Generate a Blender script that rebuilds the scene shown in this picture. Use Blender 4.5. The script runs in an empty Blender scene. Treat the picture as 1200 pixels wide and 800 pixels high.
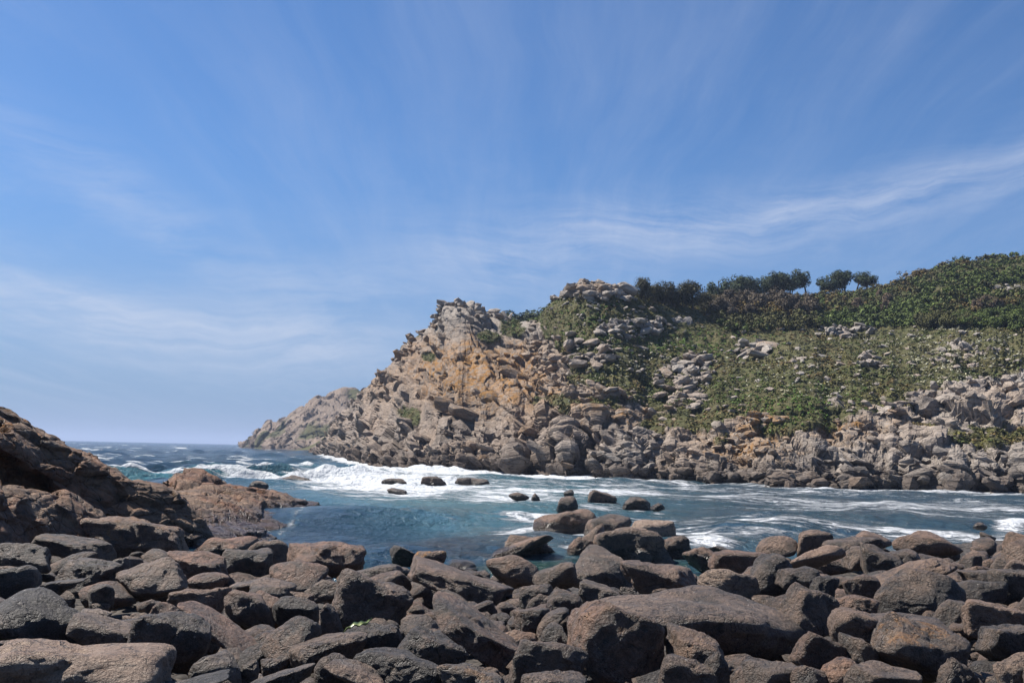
import bpy, math, random
import numpy as np
from mathutils import Matrix, Vector, Euler

sc = bpy.context.scene
COL = sc.collection
random.seed(7)
rng = np.random.default_rng(7)
PI = math.pi

# ------------------------------------------------------------------ camera
F = 1167.0                       # focal length in pixels of the 1200 px wide photograph
EYE = 4.0
PITCH = math.atan(127.2 / F)
ROLL = math.radians(1.27)
fw = np.array([0, math.cos(PITCH), math.sin(PITCH)])
u0 = np.array([0, -math.sin(PITCH), math.cos(PITCH)])
r0 = np.array([1.0, 0, 0])
RT = r0 * math.cos(ROLL) + u0 * math.sin(ROLL)
UP = -r0 * math.sin(ROLL) + u0 * math.cos(ROLL)
cam = bpy.data.cameras.new('camera'); cam.sensor_width = 36.0; cam.lens = 36.0 * F / 1200
cam.clip_start = 0.1; cam.clip_end = 60000
co = bpy.data.objects.new('camera', cam); COL.objects.link(co)
M = Matrix(((RT[0], UP[0], -fw[0], 0), (RT[1], UP[1], -fw[1], 0), (RT[2], UP[2], -fw[2], EYE), (0, 0, 0, 1)))
co.matrix_world = M
sc.camera = co

# ------------------------------------------------------------------ light
SUN = np.array([-0.52, 0.22, 0.80]); SUN /= np.linalg.norm(SUN)
sd = bpy.data.lights.new('sun', 'SUN'); sd.energy = 5.0; sd.angle = math.radians(0.5); sd.color = (1.0, 0.935, 0.85)
so = bpy.data.objects.new('sun', sd); COL.objects.link(so)
so.rotation_euler = Vector(-SUN).to_track_quat('-Z', 'Y').to_euler(); so.location = (-60, 10, 90)
sc.view_settings.view_transform = 'Standard'; sc.view_settings.look = 'None'
sc.view_settings.exposure = 0.95; sc.view_settings.gamma = 1.0; sc.view_settings.use_curve_mapping = False
sc.render.engine = 'CYCLES'
cy = sc.cycles
cy.max_bounces = 5; cy.diffuse_bounces = 1; cy.glossy_bounces = 2; cy.transmission_bounces = 2
cy.transparent_max_bounces = 4; cy.volume_bounces = 0
cy.caustics_reflective = False; cy.caustics_refractive = False
cy.use_denoising = True; cy.sample_clamp_indirect = 4.0


# ------------------------------------------------------------------ node helper
class NT:
    def __init__(s, tree):
        s.t = tree; s.n = tree.nodes; s.l = tree.links
    def __call__(s, typ, ins=None, out=0, **props):
        n = s.n.new(typ)
        for k, v in props.items():
            setattr(n, k, v)
        for k, v in (ins or {}).items():
            sock = n.inputs[k]
            if isinstance(v, bpy.types.NodeSocket):
                s.l.new(v, sock)
            else:
                sock.default_value = v
        return n.outputs[out] if out is not None else n
    def math(s, op, a, b=0.0, c=None, clamp=False):
        i = {0: a, 1: b}
        if c is not None: i[2] = c
        return s('ShaderNodeMath', i, operation=op, use_clamp=clamp)
    def noise(s, vec, scale, detail=4, rough=0.55, dist=0.0):
        return s('ShaderNodeTexNoise', {'Vector': vec, 'Scale': scale, 'Detail': detail, 'Roughness': rough, 'Distortion': dist})
    def ramp(s, v, a, b, lo=0.0, hi=1.0):
        return s('ShaderNodeMapRange', {'Value': v, 'From Min': a, 'From Max': b, 'To Min': lo, 'To Max': hi},
                 interpolation_type='SMOOTHSTEP')
    def mix(s, f, a, b, blend='MIX'):
        n = s.n.new('ShaderNodeMix'); n.data_type = 'RGBA'; n.blend_type = blend
        for k, v in ((0, f), (6, a), (7, b)):
            if isinstance(v, bpy.types.NodeSocket): s.l.new(v, n.inputs[k])
            else: n.inputs[k].default_value = (v if k == 0 else (*v[:3], 1.0))
        return n.outputs[2]
    def mapping(s, vec, scale=(1, 1, 1), rot=(0, 0, 0), loc=(0, 0, 0)):
        return s('ShaderNodeMapping', {'Vector': vec, 'Scale': scale, 'Rotation': rot, 'Location': loc})
    def attr(s, name, out=2):
        return s('ShaderNodeAttribute', None, out, attribute_name=name)


def material(name):
    m = bpy.data.materials.new(name); m.use_nodes = True
    t = m.node_tree; t.nodes.clear()
    n = NT(t)
    o = t.nodes.new('ShaderNodeOutputMaterial')
    p = t.nodes.new('ShaderNodeBsdfPrincipled')
    t.links.new(p.outputs[0], o.inputs[0])
    return m, n, p


# ------------------------------------------------------------------ sky
w = bpy.data.worlds.new('World'); sc.world = w; w.use_nodes = True
w.node_tree.nodes.clear()
n = NT(w.node_tree)
SKY_ROT = math.atan2(SUN[0], SUN[1])
sky = n('ShaderNodeTexSky', sky_type='NISHITA', sun_disc=False, sun_elevation=math.asin(SUN[2]),
        sun_rotation=SKY_ROT, altitude=0.0, air_density=1.0, dust_density=0.6, ozone_density=2.2)
dirv = n('ShaderNodeTexCoord', None, 0)
sp = n('ShaderNodeSeparateXYZ', {0: dirv}, None)
zc = n.math('MAXIMUM', n.math('ADD', sp.outputs[2], 0.07), 0.02)
px_ = n.math('DIVIDE', sp.outputs[0], zc); py_ = n.math('DIVIDE', sp.outputs[1], zc)
plane = n('ShaderNodeCombineXYZ', {0: px_, 1: py_, 2: 0.0})
warp = n('ShaderNodeTexNoise', {'Vector': plane, 'Scale': 0.5, 'Detail': 4.0}, 1)
plane2 = n('ShaderNodeVectorMath', {0: plane, 1: n('ShaderNodeVectorMath', {0: warp, 1: (0.42, 0.42, 0)}, operation='MULTIPLY')}, operation='ADD')
# cirrus drawn out in long bands that run away from the eye, with fibres along them
veil = n.noise(n.mapping(plane2, (0.55, 0.16, 1), (0, 0, math.radians(-10)), (3.1, 1.7, 0)), 1.0, 5, 0.55)
fib = n.noise(n.mapping(plane2, (3.4, 0.30, 1), (0, 0, math.radians(-12)), (0.4, 5.2, 0)), 1.0, 9, 0.66, 0.25)
fib2 = n.noise(n.mapping(plane2, (1.7, 0.75, 1), (0, 0, math.radians(14)), (7.4, 2.2, 0)), 1.0, 10, 0.70, 0.5)
c1 = n.math('MULTIPLY', n.ramp(veil, 0.38, 0.70), n.ramp(fib, 0.34, 0.74))
c2 = n.math('MULTIPLY', n.math('MULTIPLY', n.ramp(fib2, 0.46, 0.78), n.ramp(veil, 0.62, 0.36)), 0.34)
az = n.math('ARCTAN2', sp.outputs[0], sp.outputs[1]); el = n.math('ARCSINE', sp.outputs[2])
ws = n('ShaderNodeSeparateXYZ', {0: n('ShaderNodeTexNoise', {'Vector': dirv, 'Scale': 5.0, 'Detail': 5.0}, 1)}, None)
az2 = n.math('ADD', az, n.math('MULTIPLY', n.math('SUBTRACT', ws.outputs[0], 0.5), 0.22))
el2 = n.math('ADD', el, n.math('MULTIPLY', n.math('SUBTRACT', ws.outputs[1], 0.5), 0.07))
def band(a0, e0, wa, we, slope):
    da = n.math('DIVIDE', n.math('SUBTRACT', az2, a0), wa)
    de = n.math('DIVIDE', n.math('SUBTRACT', n.math('SUBTRACT', el2, e0), n.math('MULTIPLY', n.math('SUBTRACT', az2, a0), slope)), we)
    q = n.math('ADD', n.math('MULTIPLY', da, da), n.math('MULTIPLY', de, de))
    return n.math('EXPONENT', n.math('MULTIPLY', q, -1.0))
bf = n.ramp(n.noise(n.mapping(n('ShaderNodeCombineXYZ', {0: az2, 1: el2, 2: 0.0}), (5.0, 42.0, 1), (0, 0, math.radians(-6))), 1.0, 9, 0.68, 0.3), 0.28, 0.70)
b1 = n.math('MULTIPLY', band(-0.34, 0.115, 0.24, 0.034, -0.12), n.math('ADD', 0.30, n.math('MULTIPLY', bf, 0.80)))
b2 = n.math('MULTIPLY', n.math('MULTIPLY', band(0.36, 0.245, 0.34, 0.022, 0.06), bf), 0.75)
b3 = n.math('MULTIPLY', n.math('MULTIPLY', band(0.02, 0.185, 0.22, 0.035, 0.16), bf), 0.60)
b4 = n.math('MULTIPLY', n.math('MULTIPLY', band(-0.36, 0.215, 0.20, 0.030, -0.40), bf), 0.45)
cl = n.math('ADD', n.math('ADD', n.math('MULTIPLY', c1, 0.50), c2), n.math('ADD', n.math('ADD', b1, b4), n.math('ADD', b2, b3)), clamp=True)
cl = n.math('MULTIPLY', cl, n.ramp(sp.outputs[2], -0.02, 0.08))
cl = n.math('MULTIPLY', cl, 0.66)
skyc = n.mix(1.0, sky, (0.56, 0.86, 1.20), 'MULTIPLY')
lowh = n.ramp(sp.outputs[2], 0.0, 0.30, 1.0, 0.0)
skyc = n.mix(n.math('MULTIPLY', lowh, 0.75), skyc, (2.3, 3.3, 5.6))
col = n.mix(cl, skyc, (6.4, 7.0, 8.4))
bg = n('ShaderNodeBackground', {'Color': col, 'Strength': 0.052})
wo = w.node_tree.nodes.new('ShaderNodeOutputWorld'); w.node_tree.links.new(bg, wo.inputs[0])


# ------------------------------------------------------------------ projection helpers
def ray(px, py):
    px = np.asarray(px, float); py = np.asarray(py, float)
    return fw * F + RT * (px - 600)[..., None] + UP * (400 - py)[..., None]
def at(px, py, Y):
    d = ray(px, py)
    return d * (np.asarray(Y, float) / d[..., 1])[..., None] + np.array([0, 0, EYE])
def hor(px): return 513.95 + 0.02217 * np.asarray(px, float)
def sea_point(px, py):
    d = ray(px, py); k = -EYE / d[..., 2]
    return d * k[..., None] + np.array([0, 0, EYE])
def proj(p):
    q = np.asarray(p, float) - np.array([0, 0, EYE])
    dep = np.maximum(q @ fw, 1e-3)
    return 600 + F * (q @ RT) / dep, 400 - F * (q @ UP) / dep
def lerp_table(x, xs, ys): return np.interp(x, xs, ys)
def sstep(a, b, x):
    t = np.clip((x - a) / (b - a), 0, 1); return t * t * (3 - 2 * t)


# ------------------------------------------------------------------ numpy noise
def _h(ix, iy, iz, s):
    with np.errstate(over='ignore'):
        h = (ix.astype(np.int64) * 374761393 + iy.astype(np.int64) * 668265263 + iz.astype(np.int64) * 2147483647 + s * 974634777)
        h = (h ^ (h >> 13)) * 1274126177
        h = (h ^ (h >> 16)) * 2246822519
        h = h ^ (h >> 15)
    return (h & 0xFFFFFF).astype(np.float64) / float(0xFFFFFF)
def vnoise(p, s=0):
    i = np.floor(p).astype(np.int64); f = p - i; f = f * f * f * (f * (f * 6 - 15) + 10)
    x, y, z = i[:, 0], i[:, 1], i[:, 2]; r = 0
    for a in (0, 1):
        wa = f[:, 0] if a else 1 - f[:, 0]
        for b in (0, 1):
            wb = f[:, 1] if b else 1 - f[:, 1]
            for c in (0, 1):
                wc = f[:, 2] if c else 1 - f[:, 2]
                r = r + _h(x + a, y + b, z + c, s) * wa * wb * wc
    return r * 2 - 1
def fbm(p, octv=4, s=0, gain=0.5):
    r = np.zeros(len(p)); a = 1.0; p = np.array(p, float)
    for k in range(octv):
        r += a * vnoise(p, s + k * 17); p = p * 2.03 + 11.7; a *= gain
    return r
def worley(p, s=0):
    i = np.floor(p).astype(np.int64); N = len(p)
    f1 = np.full(N, 9.0); f2 = np.full(N, 9.0); cid = np.zeros(N); dx = np.zeros((N, 3))
    for a in (-1, 0, 1):
        for b in (-1, 0, 1):
            for c in (-1, 0, 1):
                X, Y, Z = i[:, 0] + a, i[:, 1] + b, i[:, 2] + c
                r1 = _h(X, Y, Z, s + 1); r2 = _h(X, Y, Z, s + 2); r3 = _h(X, Y, Z, s + 3)
                q = np.stack([p[:, 0] - X - r1, p[:, 1] - Y - r2, p[:, 2] - Z - r3], 1)
                d = np.sqrt((q * q).sum(1)); lt = d < f1
                f2 = np.where(lt, f1, np.minimum(f2, d)); f1 = np.where(lt, d, f1)
                cid = np.where(lt, r1 * 0.37 + r2 * 0.51 + r3 * 0.12, cid); dx[lt] = q[lt]
    return f1, f2, cid, dx
def blocks(p, s, tilt=0.9, crack=0.25):
    """height of a field of tilted, jointed blocks"""
    f1, f2, cid, d = worley(p, s)
    h = (cid - 0.5) * 1.6
    g1 = np.modf(cid * 917.3)[0] - 0.5; g2 = np.modf(cid * 3571.7)[0] - 0.5; g3 = np.modf(cid * 7919.1)[0] - 0.5
    h = h + tilt * 2 * (g1 * d[:, 0] + g2 * d[:, 1] + g3 * d[:, 2])
    return h - crack * (1 - sstep(0.0, 0.14, f2 - f1)), cid


# ------------------------------------------------------------------ mesh helpers
def mesh_from(name, V, Fc, smooth=True):
    V = np.asarray(V, np.float32); Fc = np.asarray(Fc, np.int32)
    me = bpy.data.meshes.new(name)
    k = Fc.shape[1]
    me.vertices.add(len(V)); me.vertices.foreach_set('co', V.ravel())
    me.loops.add(Fc.size); me.loops.foreach_set('vertex_index', Fc.ravel())
    me.polygons.add(len(Fc)); me.polygons.foreach_set('loop_start', np.arange(0, Fc.size, k, dtype=np.int32))
    me.polygons.foreach_set('loop_total', np.full(len(Fc), k, np.int32))
    me.polygons.foreach_set('use_smooth', np.full(len(Fc), smooth, bool))
    me.update(calc_edges=True); me.validate()
    return me
def add_attr(me, name, vals):
    vals = np.asarray(vals, np.float32)
    if vals.ndim == 1:
        a = me.attributes.new(name, 'FLOAT', 'POINT'); a.data.foreach_set('value', vals)
    else:
        a = me.attributes.new(name, 'FLOAT_COLOR', 'POINT')
        if vals.shape[1] == 3: vals = np.hstack([vals, np.ones((len(vals), 1), np.float32)])
        a.data.foreach_set('color', vals.ravel())
def link(name, me, mat=None, parent=None):
    o = bpy.data.objects.new(name, me); COL.objects.link(o)
    if mat is not None and me is not None and len(me.materials) == 0: me.materials.append(mat)
    if parent is not None: o.parent = parent
    return o
def tag(o, label=None, cat=None, group=None, kind=None):
    if label: o['label'] = label
    if cat: o['category'] = cat
    if group: o['group'] = group
    if kind: o['kind'] = kind
    return o
def grid_faces(nr, nc):
    a = np.arange(nr * nc).reshape(nr, nc)
    return np.stack([a[:-1, :-1].ravel(), a[:-1, 1:].ravel(), a[1:, 1:].ravel(), a[1:, :-1].ravel()], 1)
def grid_normals(P):
    du = np.gradient(P, axis=1); dv = np.gradient(P, axis=0)
    nn = np.cross(du, dv); l = np.linalg.norm(nn, axis=2, keepdims=True)
    return nn / np.maximum(l, 1e-9)
def catmull(ctrl, t):
    """ctrl (k,...) sampled at t in 0..k-1"""
    k = len(ctrl); i = np.clip(np.floor(t).astype(int), 0, k - 2); f = (t - i)
    f = f.reshape(f.shape + (1,) * (ctrl.ndim - 1))
    p0 = ctrl[np.clip(i - 1, 0, k - 1)]; p1 = ctrl[i]; p2 = ctrl[i + 1]; p3 = ctrl[np.clip(i + 2, 0, k - 1)]
    return 0.5 * ((2 * p1) + (-p0 + p2) * f + (2 * p0 - 5 * p1 + 4 * p2 - p3) * f ** 2 + (-p0 + 3 * p1 - 3 * p2 + p3) * f ** 3)
def ico(sub, _c={}):
    if sub not in _c:
        import bmesh
        bm = bmesh.new(); bmesh.ops.create_icosphere(bm, subdivisions=sub, radius=1.0)
        V = np.array([v.co[:] for v in bm.verts]); Fc = np.array([[v.index for v in f.verts] for f in bm.faces]); bm.free()
        _c[sub] = (V / np.linalg.norm(V, axis=1, keepdims=True), Fc)
    return _c[sub]
def rot_axis(axis, a):
    return np.array(Matrix.Rotation(a, 3, Vector(axis)))
def rand_unit(r, k):
    v = r.normal(size=(k, 3)); return v / np.linalg.norm(v, axis=1, keepdims=True)


# ------------------------------------------------------------------ materials
def pos_node(n): return n('ShaderNodeNewGeometry', None, 0)

def bump(n, h, strength, dist, normal=None):
    i = {'Height': h, 'Strength': strength, 'Distance': dist}
    if normal is not None: i['Normal'] = normal
    return n('ShaderNodeBump', i)

def boulder_material():
    """sea-worn granite; object colour carries (tone, redness, lichen) and alpha the amount of pale speckle"""
    m, n, p = material('sea_worn_granite')
    P = pos_node(n)
    oi = n('ShaderNodeObjectInfo', None, None)
    cs = n('ShaderNodeSeparateColor', {0: oi.outputs['Color']}, None)
    tone, red, lich, spk = cs.outputs[0], cs.outputs[1], cs.outputs[2], oi.outputs['Alpha']
    rnd = oi.outputs['Random']
    off = n('ShaderNodeVectorMath', {0: P, 1: n('ShaderNodeCombineXYZ', {0: n.math('MULTIPLY', rnd, 37.0), 1: n.math('MULTIPLY', rnd, 91.0), 2: 0.0})}, operation='ADD')
    big = n.noise(off, 0.9, 5, 0.6, 0.6)
    mid = n.noise(off, 4.5, 6, 0.68, 0.1)
    fine = n.noise(off, 21.0, 5, 0.72)
    grain = n.noise(off, 62.0, 3, 0.65)
    veins = n.noise(n.mapping(off, (1.0, 1.0, 4.0), (0.5, 0.3, 0.0)), 2.2, 6, 0.6, 1.2)
    dark = n.mix(rnd, (0.012, 0.010, 0.009), (0.017, 0.013, 0.011))
    lite = n.mix(rnd, (0.218, 0.144, 0.093), (0.188, 0.136, 0.098))
    lite = n.mix(red, lite, (0.220, 0.118, 0.066))
    k = n.math('ADD', n.math('MULTIPLY', n.math('SUBTRACT', big, 0.5), 2.0), n.math('MULTIPLY', n.math('SUBTRACT', mid, 0.5), 1.5))
    k = n.math('ADD', n.math('ADD', k, n.math('MULTIPLY_ADD', tone, 2.0, -0.56)), n.math('MULTIPLY', n.math('SUBTRACT', fine, 0.5), 1.1), clamp=True)
    c = n.mix(k, dark, lite)
    c = n.mix(n.math('MULTIPLY', n.ramp(tone, 0.70, 1.0), n.ramp(mid, 0.35, 0.65)), c, (0.35, 0.28, 0.212))
    c = n.mix(n.math('MULTIPLY', red, 0.6), c, n.mix(1.0, c, (1.30, 0.90, 0.70), 'MULTIPLY'))
    # stains and darker veins with a shape of their own
    c = n.mix(n.math('MULTIPLY', n.ramp(veins, 0.56, 0.70), 0.55), c, (0.016, 0.013, 0.012))
    c = n.mix(n.math('MULTIPLY', n.ramp(grain, 0.35, 0.75), 0.25), c, (0.22, 0.185, 0.16))
    c = n.mix(n.math('MULTIPLY', n.ramp(grain, 0.55, 0.35), 0.35), c, (0.01, 0.009, 0.009))
    # hairline creases, darker with dirt
    rg1 = n.math('ABSOLUTE', n.math('SUBTRACT', n.noise(off, 1.7, 5, 0.55, 0.2), 0.5)); rg2 = n.math('ABSOLUTE', n.math('SUBTRACT', n.noise(off, 5.5, 4, 0.6, 0.1), 0.5))
    cre = n.math('ADD', n.math('MULTIPLY', n.ramp(rg1, 0.0, 0.016, 1.0, 0.0), n.ramp(n.noise(off, 0.9, 2), 0.45, 0.58)), n.math('MULTIPLY', n.ramp(rg2, 0.0, 0.03, 1.0, 0.0), n.math('MULTIPLY', n.ramp(n.noise(off, 1.3, 2), 0.48, 0.60), 0.7)), clamp=True)
    c = n.mix(n.math('MULTIPLY', cre, 0.7), c, (0.010, 0.008, 0.007))
    # pale barnacle flecks
    vo = n('ShaderNodeTexVoronoi', {'Vector': off, 'Scale': 8.0, 'Randomness': 1.0}, 0)
    fl = n.math('MULTIPLY', n.ramp(vo, 0.17, 0.10), n.ramp(n.noise(off, 2.3, 3), 0.50, 0.68))
    c = n.mix(n.math('MULTIPLY', fl, spk), c, (0.42, 0.39, 0.35))
    wp = n.math('MULTIPLY', n.math('MULTIPLY', n.ramp(n.noise(off, 2.6, 6, 0.7, 0.4), 0.52, 0.66), n.ramp(fine, 0.4, 0.6)), spk)
    c = n.mix(n.math('MULTIPLY', wp, 0.45), c, (0.24, 0.215, 0.195))
    # orange lichen
    ln = n.math('MULTIPLY', n.ramp(n.noise(off, 3.0, 7, 0.72, 0.3), 0.50, 0.60), lich)
    nz = n('ShaderNodeSeparateXYZ', {0: n('ShaderNodeNewGeometry', None, 1)}, 2)
    ln = n.math('MULTIPLY', ln, n.ramp(nz, 0.1, 0.6))
    c = n.mix(ln, c, n.mix(fine, (0.28, 0.10, 0.016), (0.33, 0.18, 0.045)))
    # algae-darkened foot where the tide reaches
    z = n('ShaderNodeSeparateXYZ', {0: P}, 2)
    tide = n.ramp(n.math('ADD', z, n.math('MULTIPLY', n.math('SUBTRACT', mid, 0.5), 0.5)), 0.02, 0.24, 1.0, 0.0)
    c = n.mix(n.math('MULTIPLY', tide, 0.75), c, (0.018, 0.015, 0.010))
    n.l.new(c, p.inputs['Base Color'])
    n.l.new(n.math('SUBTRACT', n.math('ADD', 0.44, n.math('MULTIPLY', fine, 0.28)), n.math('MULTIPLY', tide, 0.35)), p.inputs['Roughness'])
    p.inputs['Specular IOR Level'].default_value = 0.5
    cr = n('ShaderNodeTexVoronoi', {'Vector': n('ShaderNodeVectorMath', {0: off, 1: n('ShaderNodeVectorMath', {0: n('ShaderNodeTexNoise', {'Vector': off, 'Scale': 2.0, 'Detail': 4.0}, 1), 1: (0.8, 0.8, 0.8)}, operation='MULTIPLY')}, operation='ADD'), 'Scale': 0.95}, 0, feature='DISTANCE_TO_EDGE')
    crk = n.math('MULTIPLY', n.ramp(cr, 0.0, 0.030, 1.0, 0.0), n.ramp(n.noise(off, 0.8, 2), 0.44, 0.56))
    hgt = n.math('ADD', n.math('MULTIPLY', mid, 0.75), n.math('MULTIPLY', n.noise(off, 13.0, 5, 0.7), 0.42))
    hgt = n.math('ADD', n.math('ADD', hgt, n.math('MULTIPLY', fine, 0.24)), n.math('MULTIPLY', crk, -0.06))
    hgt = n.math('ADD', hgt, n.math('ADD', n.math('MULTIPLY', n.ramp(veins, 0.45, 0.7), -0.06), n.math('MULTIPLY', cre, -0.22)))
    n.l.new(bump(n, hgt, 1.0, 0.19), p.inputs['Normal'])
    return m

def cliff_material(name, per_object):
    """jointed coastal granite; tint = (tone, lichen, vegetation, redness)"""
    m, n, p = material(name)
    P = pos_node(n)
    if per_object:
        oi = n('ShaderNodeObjectInfo', None, None)
        cs = n('ShaderNodeSeparateColor', {0: oi.outputs['Color']}, None)
        tone, lich, red = cs.outputs[0], cs.outputs[1], cs.outputs[2]; veg = None
    else:
        a = n('ShaderNodeAttribute', None, None, attribute_name='tint')
        cs = n('ShaderNodeSeparateColor', {0: a.outputs[0]}, None)
        tone, lich, veg = cs.outputs[0], cs.outputs[1], cs.outputs[2]; red = a.outputs['Alpha']
    big = n.noise(P, 0.10, 5, 0.6, 0.5)
    mid = n.noise(P, 0.55, 6, 0.66, 0.4)
    fine = n.noise(P, 3.2, 5, 0.72)
    dip = n.mapping(P, (0.35, 0.9, 1.5), (0.25, math.radians(-38), 0.2))
    strat = n.noise(dip, 0.9, 7, 0.68, 0.6)
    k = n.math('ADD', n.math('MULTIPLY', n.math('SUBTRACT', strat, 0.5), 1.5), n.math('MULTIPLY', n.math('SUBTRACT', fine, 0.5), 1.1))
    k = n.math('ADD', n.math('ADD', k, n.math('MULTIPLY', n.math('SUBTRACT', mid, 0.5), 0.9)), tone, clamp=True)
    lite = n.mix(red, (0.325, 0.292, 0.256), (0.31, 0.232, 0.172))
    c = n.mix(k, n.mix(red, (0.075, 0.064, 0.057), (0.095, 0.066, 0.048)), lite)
    lm = n.math('MULTIPLY', n.ramp(n.math('ADD', n.math('MULTIPLY', mid, 0.6), n.math('MULTIPLY', fine, 0.4)), 0.42, 0.56), lich)
    c = n.mix(lm, c, n.mix(fine, (0.21, 0.092, 0.022), (0.30, 0.165, 0.045)))
    # dark joints
    jd = n('ShaderNodeVectorMath', {0: dip, 1: n('ShaderNodeVectorMath', {0: n('ShaderNodeTexNoise', {'Vector': P, 'Scale': 0.4, 'Detail': 4.0}, 1), 1: (1.4, 1.4, 1.4)}, operation='MULTIPLY')}, operation='ADD')
    vj = n('ShaderNodeTexVoronoi', {'Vector': jd, 'Scale': 0.75}, 0, feature='DISTANCE_TO_EDGE')
    jn = n.ramp(vj, 0.0, 0.05, 1.0, 0.0)
    # tide band: black-brown weed and wet rock near the water
    z = n('ShaderNodeSeparateXYZ', {0: P}, 2)
    tide = n.ramp(n.math('ADD', z, n.math('MULTIPLY', n.math('SUBTRACT', mid, 0.5), 5.0)), 0.6, 4.4, 1.0, 0.0)
    c = n.mix(n.math('MULTIPLY', tide, 0.74), c, (0.055, 0.040, 0.032))
    if veg is not None:
        gn = n.noise(P, 0.22, 5, 0.62)
        gc = n.mix(n.ramp(gn, 0.38, 0.62), (0.070, 0.074, 0.024), (0.100, 0.086, 0.036))
        gc = n.mix(n.ramp(fine, 0.35, 0.7), gc, (0.055, 0.056, 0.022))
        c = n.mix(n.ramp(n.math('ADD', veg, n.math('MULTIPLY', n.math('SUBTRACT', fine, 0.5), 0.6)), 0.42, 0.58), c, gc)
    n.l.new(c, p.inputs['Base Color'])
    p.inputs['Roughness'].default_value = 0.85; p.inputs['Specular IOR Level'].default_value = 0.2
    h = n.math('ADD', n.math('MULTIPLY', strat, 1.0), n.math('MULTIPLY', fine, 0.35))
    h = n.math('ADD', h, n.math('MULTIPLY', jn, -0.5))
    n.l.new(bump(n, h, 0.9, 0.5), p.inputs['Normal'])
    return m

def leaf_material(name):
    m, n, p = material(name)
    a = n('ShaderNodeAttribute', None, None, attribute_name='tint')
    P = pos_node(n)
    oi = n('ShaderNodeObjectInfo', None, 1)
    c = n.mix(1.0, a.outputs[0], oi, 'MULTIPLY')
    v = n.noise(P, 1.3, 3)
    c = n.mix(n.ramp(v, 0.35, 0.7), c, n.mix(1.0, c, (1.45, 1.35, 1.1), 'MULTIPLY'))
    n.l.new(c, p.inputs['Base Color'])
    p.inputs['Roughness'].default_value = 0.7; p.inputs['Specular IOR Level'].default_value = 0.15
    return m

def bark_material():
    m, n, p = material('bark')
    c = n.mix(n.noise(n.mapping(pos_node(n), (1, 1, 0.2)), 5.0, 5), (0.035, 0.026, 0.02), (0.11, 0.08, 0.06))
    n.l.new(c, p.inputs['Base Color']); p.inputs['Roughness'].default_value = 0.9
    return m

def outcrop_material():
    m, n, p = material('bedrock')
    P = pos_node(n)
    dip = n.mapping(P, (0.55, 0.8, 1.8), (0.15, math.radians(28), math.radians(15)))
    st = n.noise(dip, 1.2, 8, 0.68, 0.8)
    big = n.noise(P, 0.25, 4, 0.6, 0.4)
    mid = n.noise(P, 1.6, 6, 0.66, 0.3)
    fine = n.noise(P, 9.0, 5, 0.7)
    k = n.math('ADD', n.math('MULTIPLY', n.math('SUBTRACT', st, 0.5), 1.8), n.math('MULTIPLY', n.math('SUBTRACT', fine, 0.5), 1.0))
    k = n.math('ADD', n.math('ADD', k, n.math('MULTIPLY', n.math('SUBTRACT', mid, 0.5), 0.9)), 0.5, clamp=True)
    lite = n.mix(n.ramp(big, 0.38, 0.62), (0.275, 0.175, 0.108), (0.265, 0.122, 0.060))
    c = n.mix(k, (0.016, 0.012, 0.010), lite)
    z = n('ShaderNodeSeparateXYZ', {0: P}, 2)
    nz = n('ShaderNodeSeparateXYZ', {0: n('ShaderNodeNewGeometry', None, 1)}, 2)
    lm = n.math('MULTIPLY', n.ramp(n.noise(P, 1.9, 7, 0.74), 0.53, 0.62), n.ramp(z, 2.0, 3.6))
    lm = n.math('MULTIPLY', lm, n.ramp(nz, 0.2, 0.7))
    c = n.mix(n.math('MULTIPLY', lm, 0.8), c, (0.27, 0.11, 0.02))
    tide = n.ramp(n.math('ADD', z, n.math('MULTIPLY', n.math('SUBTRACT', mid, 0.5), 0.8)), 0.10, 0.75, 1.0, 0.0)
    c = n.mix(n.math('MULTIPLY', tide, 0.7), c, (0.024, 0.018, 0.014))
    n.l.new(c, p.inputs['Base Color'])
    n.l.new(n.math('SUBTRACT', 0.66, n.math('MULTIPLY', tide, 0.35)), p.inputs['Roughness'])
    p.inputs['Specular IOR Level'].default_value = 0.3
    vj = n('ShaderNodeTexVoronoi', {'Vector': n('ShaderNodeVectorMath', {0: dip, 1: n('ShaderNodeVectorMath', {0: n('ShaderNodeTexNoise', {'Vector': P, 'Scale': 0.7, 'Detail': 4.0}, 1), 1: (1.6, 1.6, 1.6)}, operation='MULTIPLY')}, operation='ADD'), 'Scale': 0.7}, 0, feature='DISTANCE_TO_EDGE')
    h = n.math('ADD', n.math('MULTIPLY', st, 1.0), n.math('MULTIPLY', mid, 0.35))
    h = n.math('ADD', h, n.math('ADD', n.math('MULTIPLY', fine, 0.10), n.math('MULTIPLY', n.ramp(vj, 0.0, 0.05, 1.0, 0.0), -0.35)))
    n.l.new(bump(n, h, 1.0, 0.5), p.inputs['Normal'])
    return m

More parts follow.
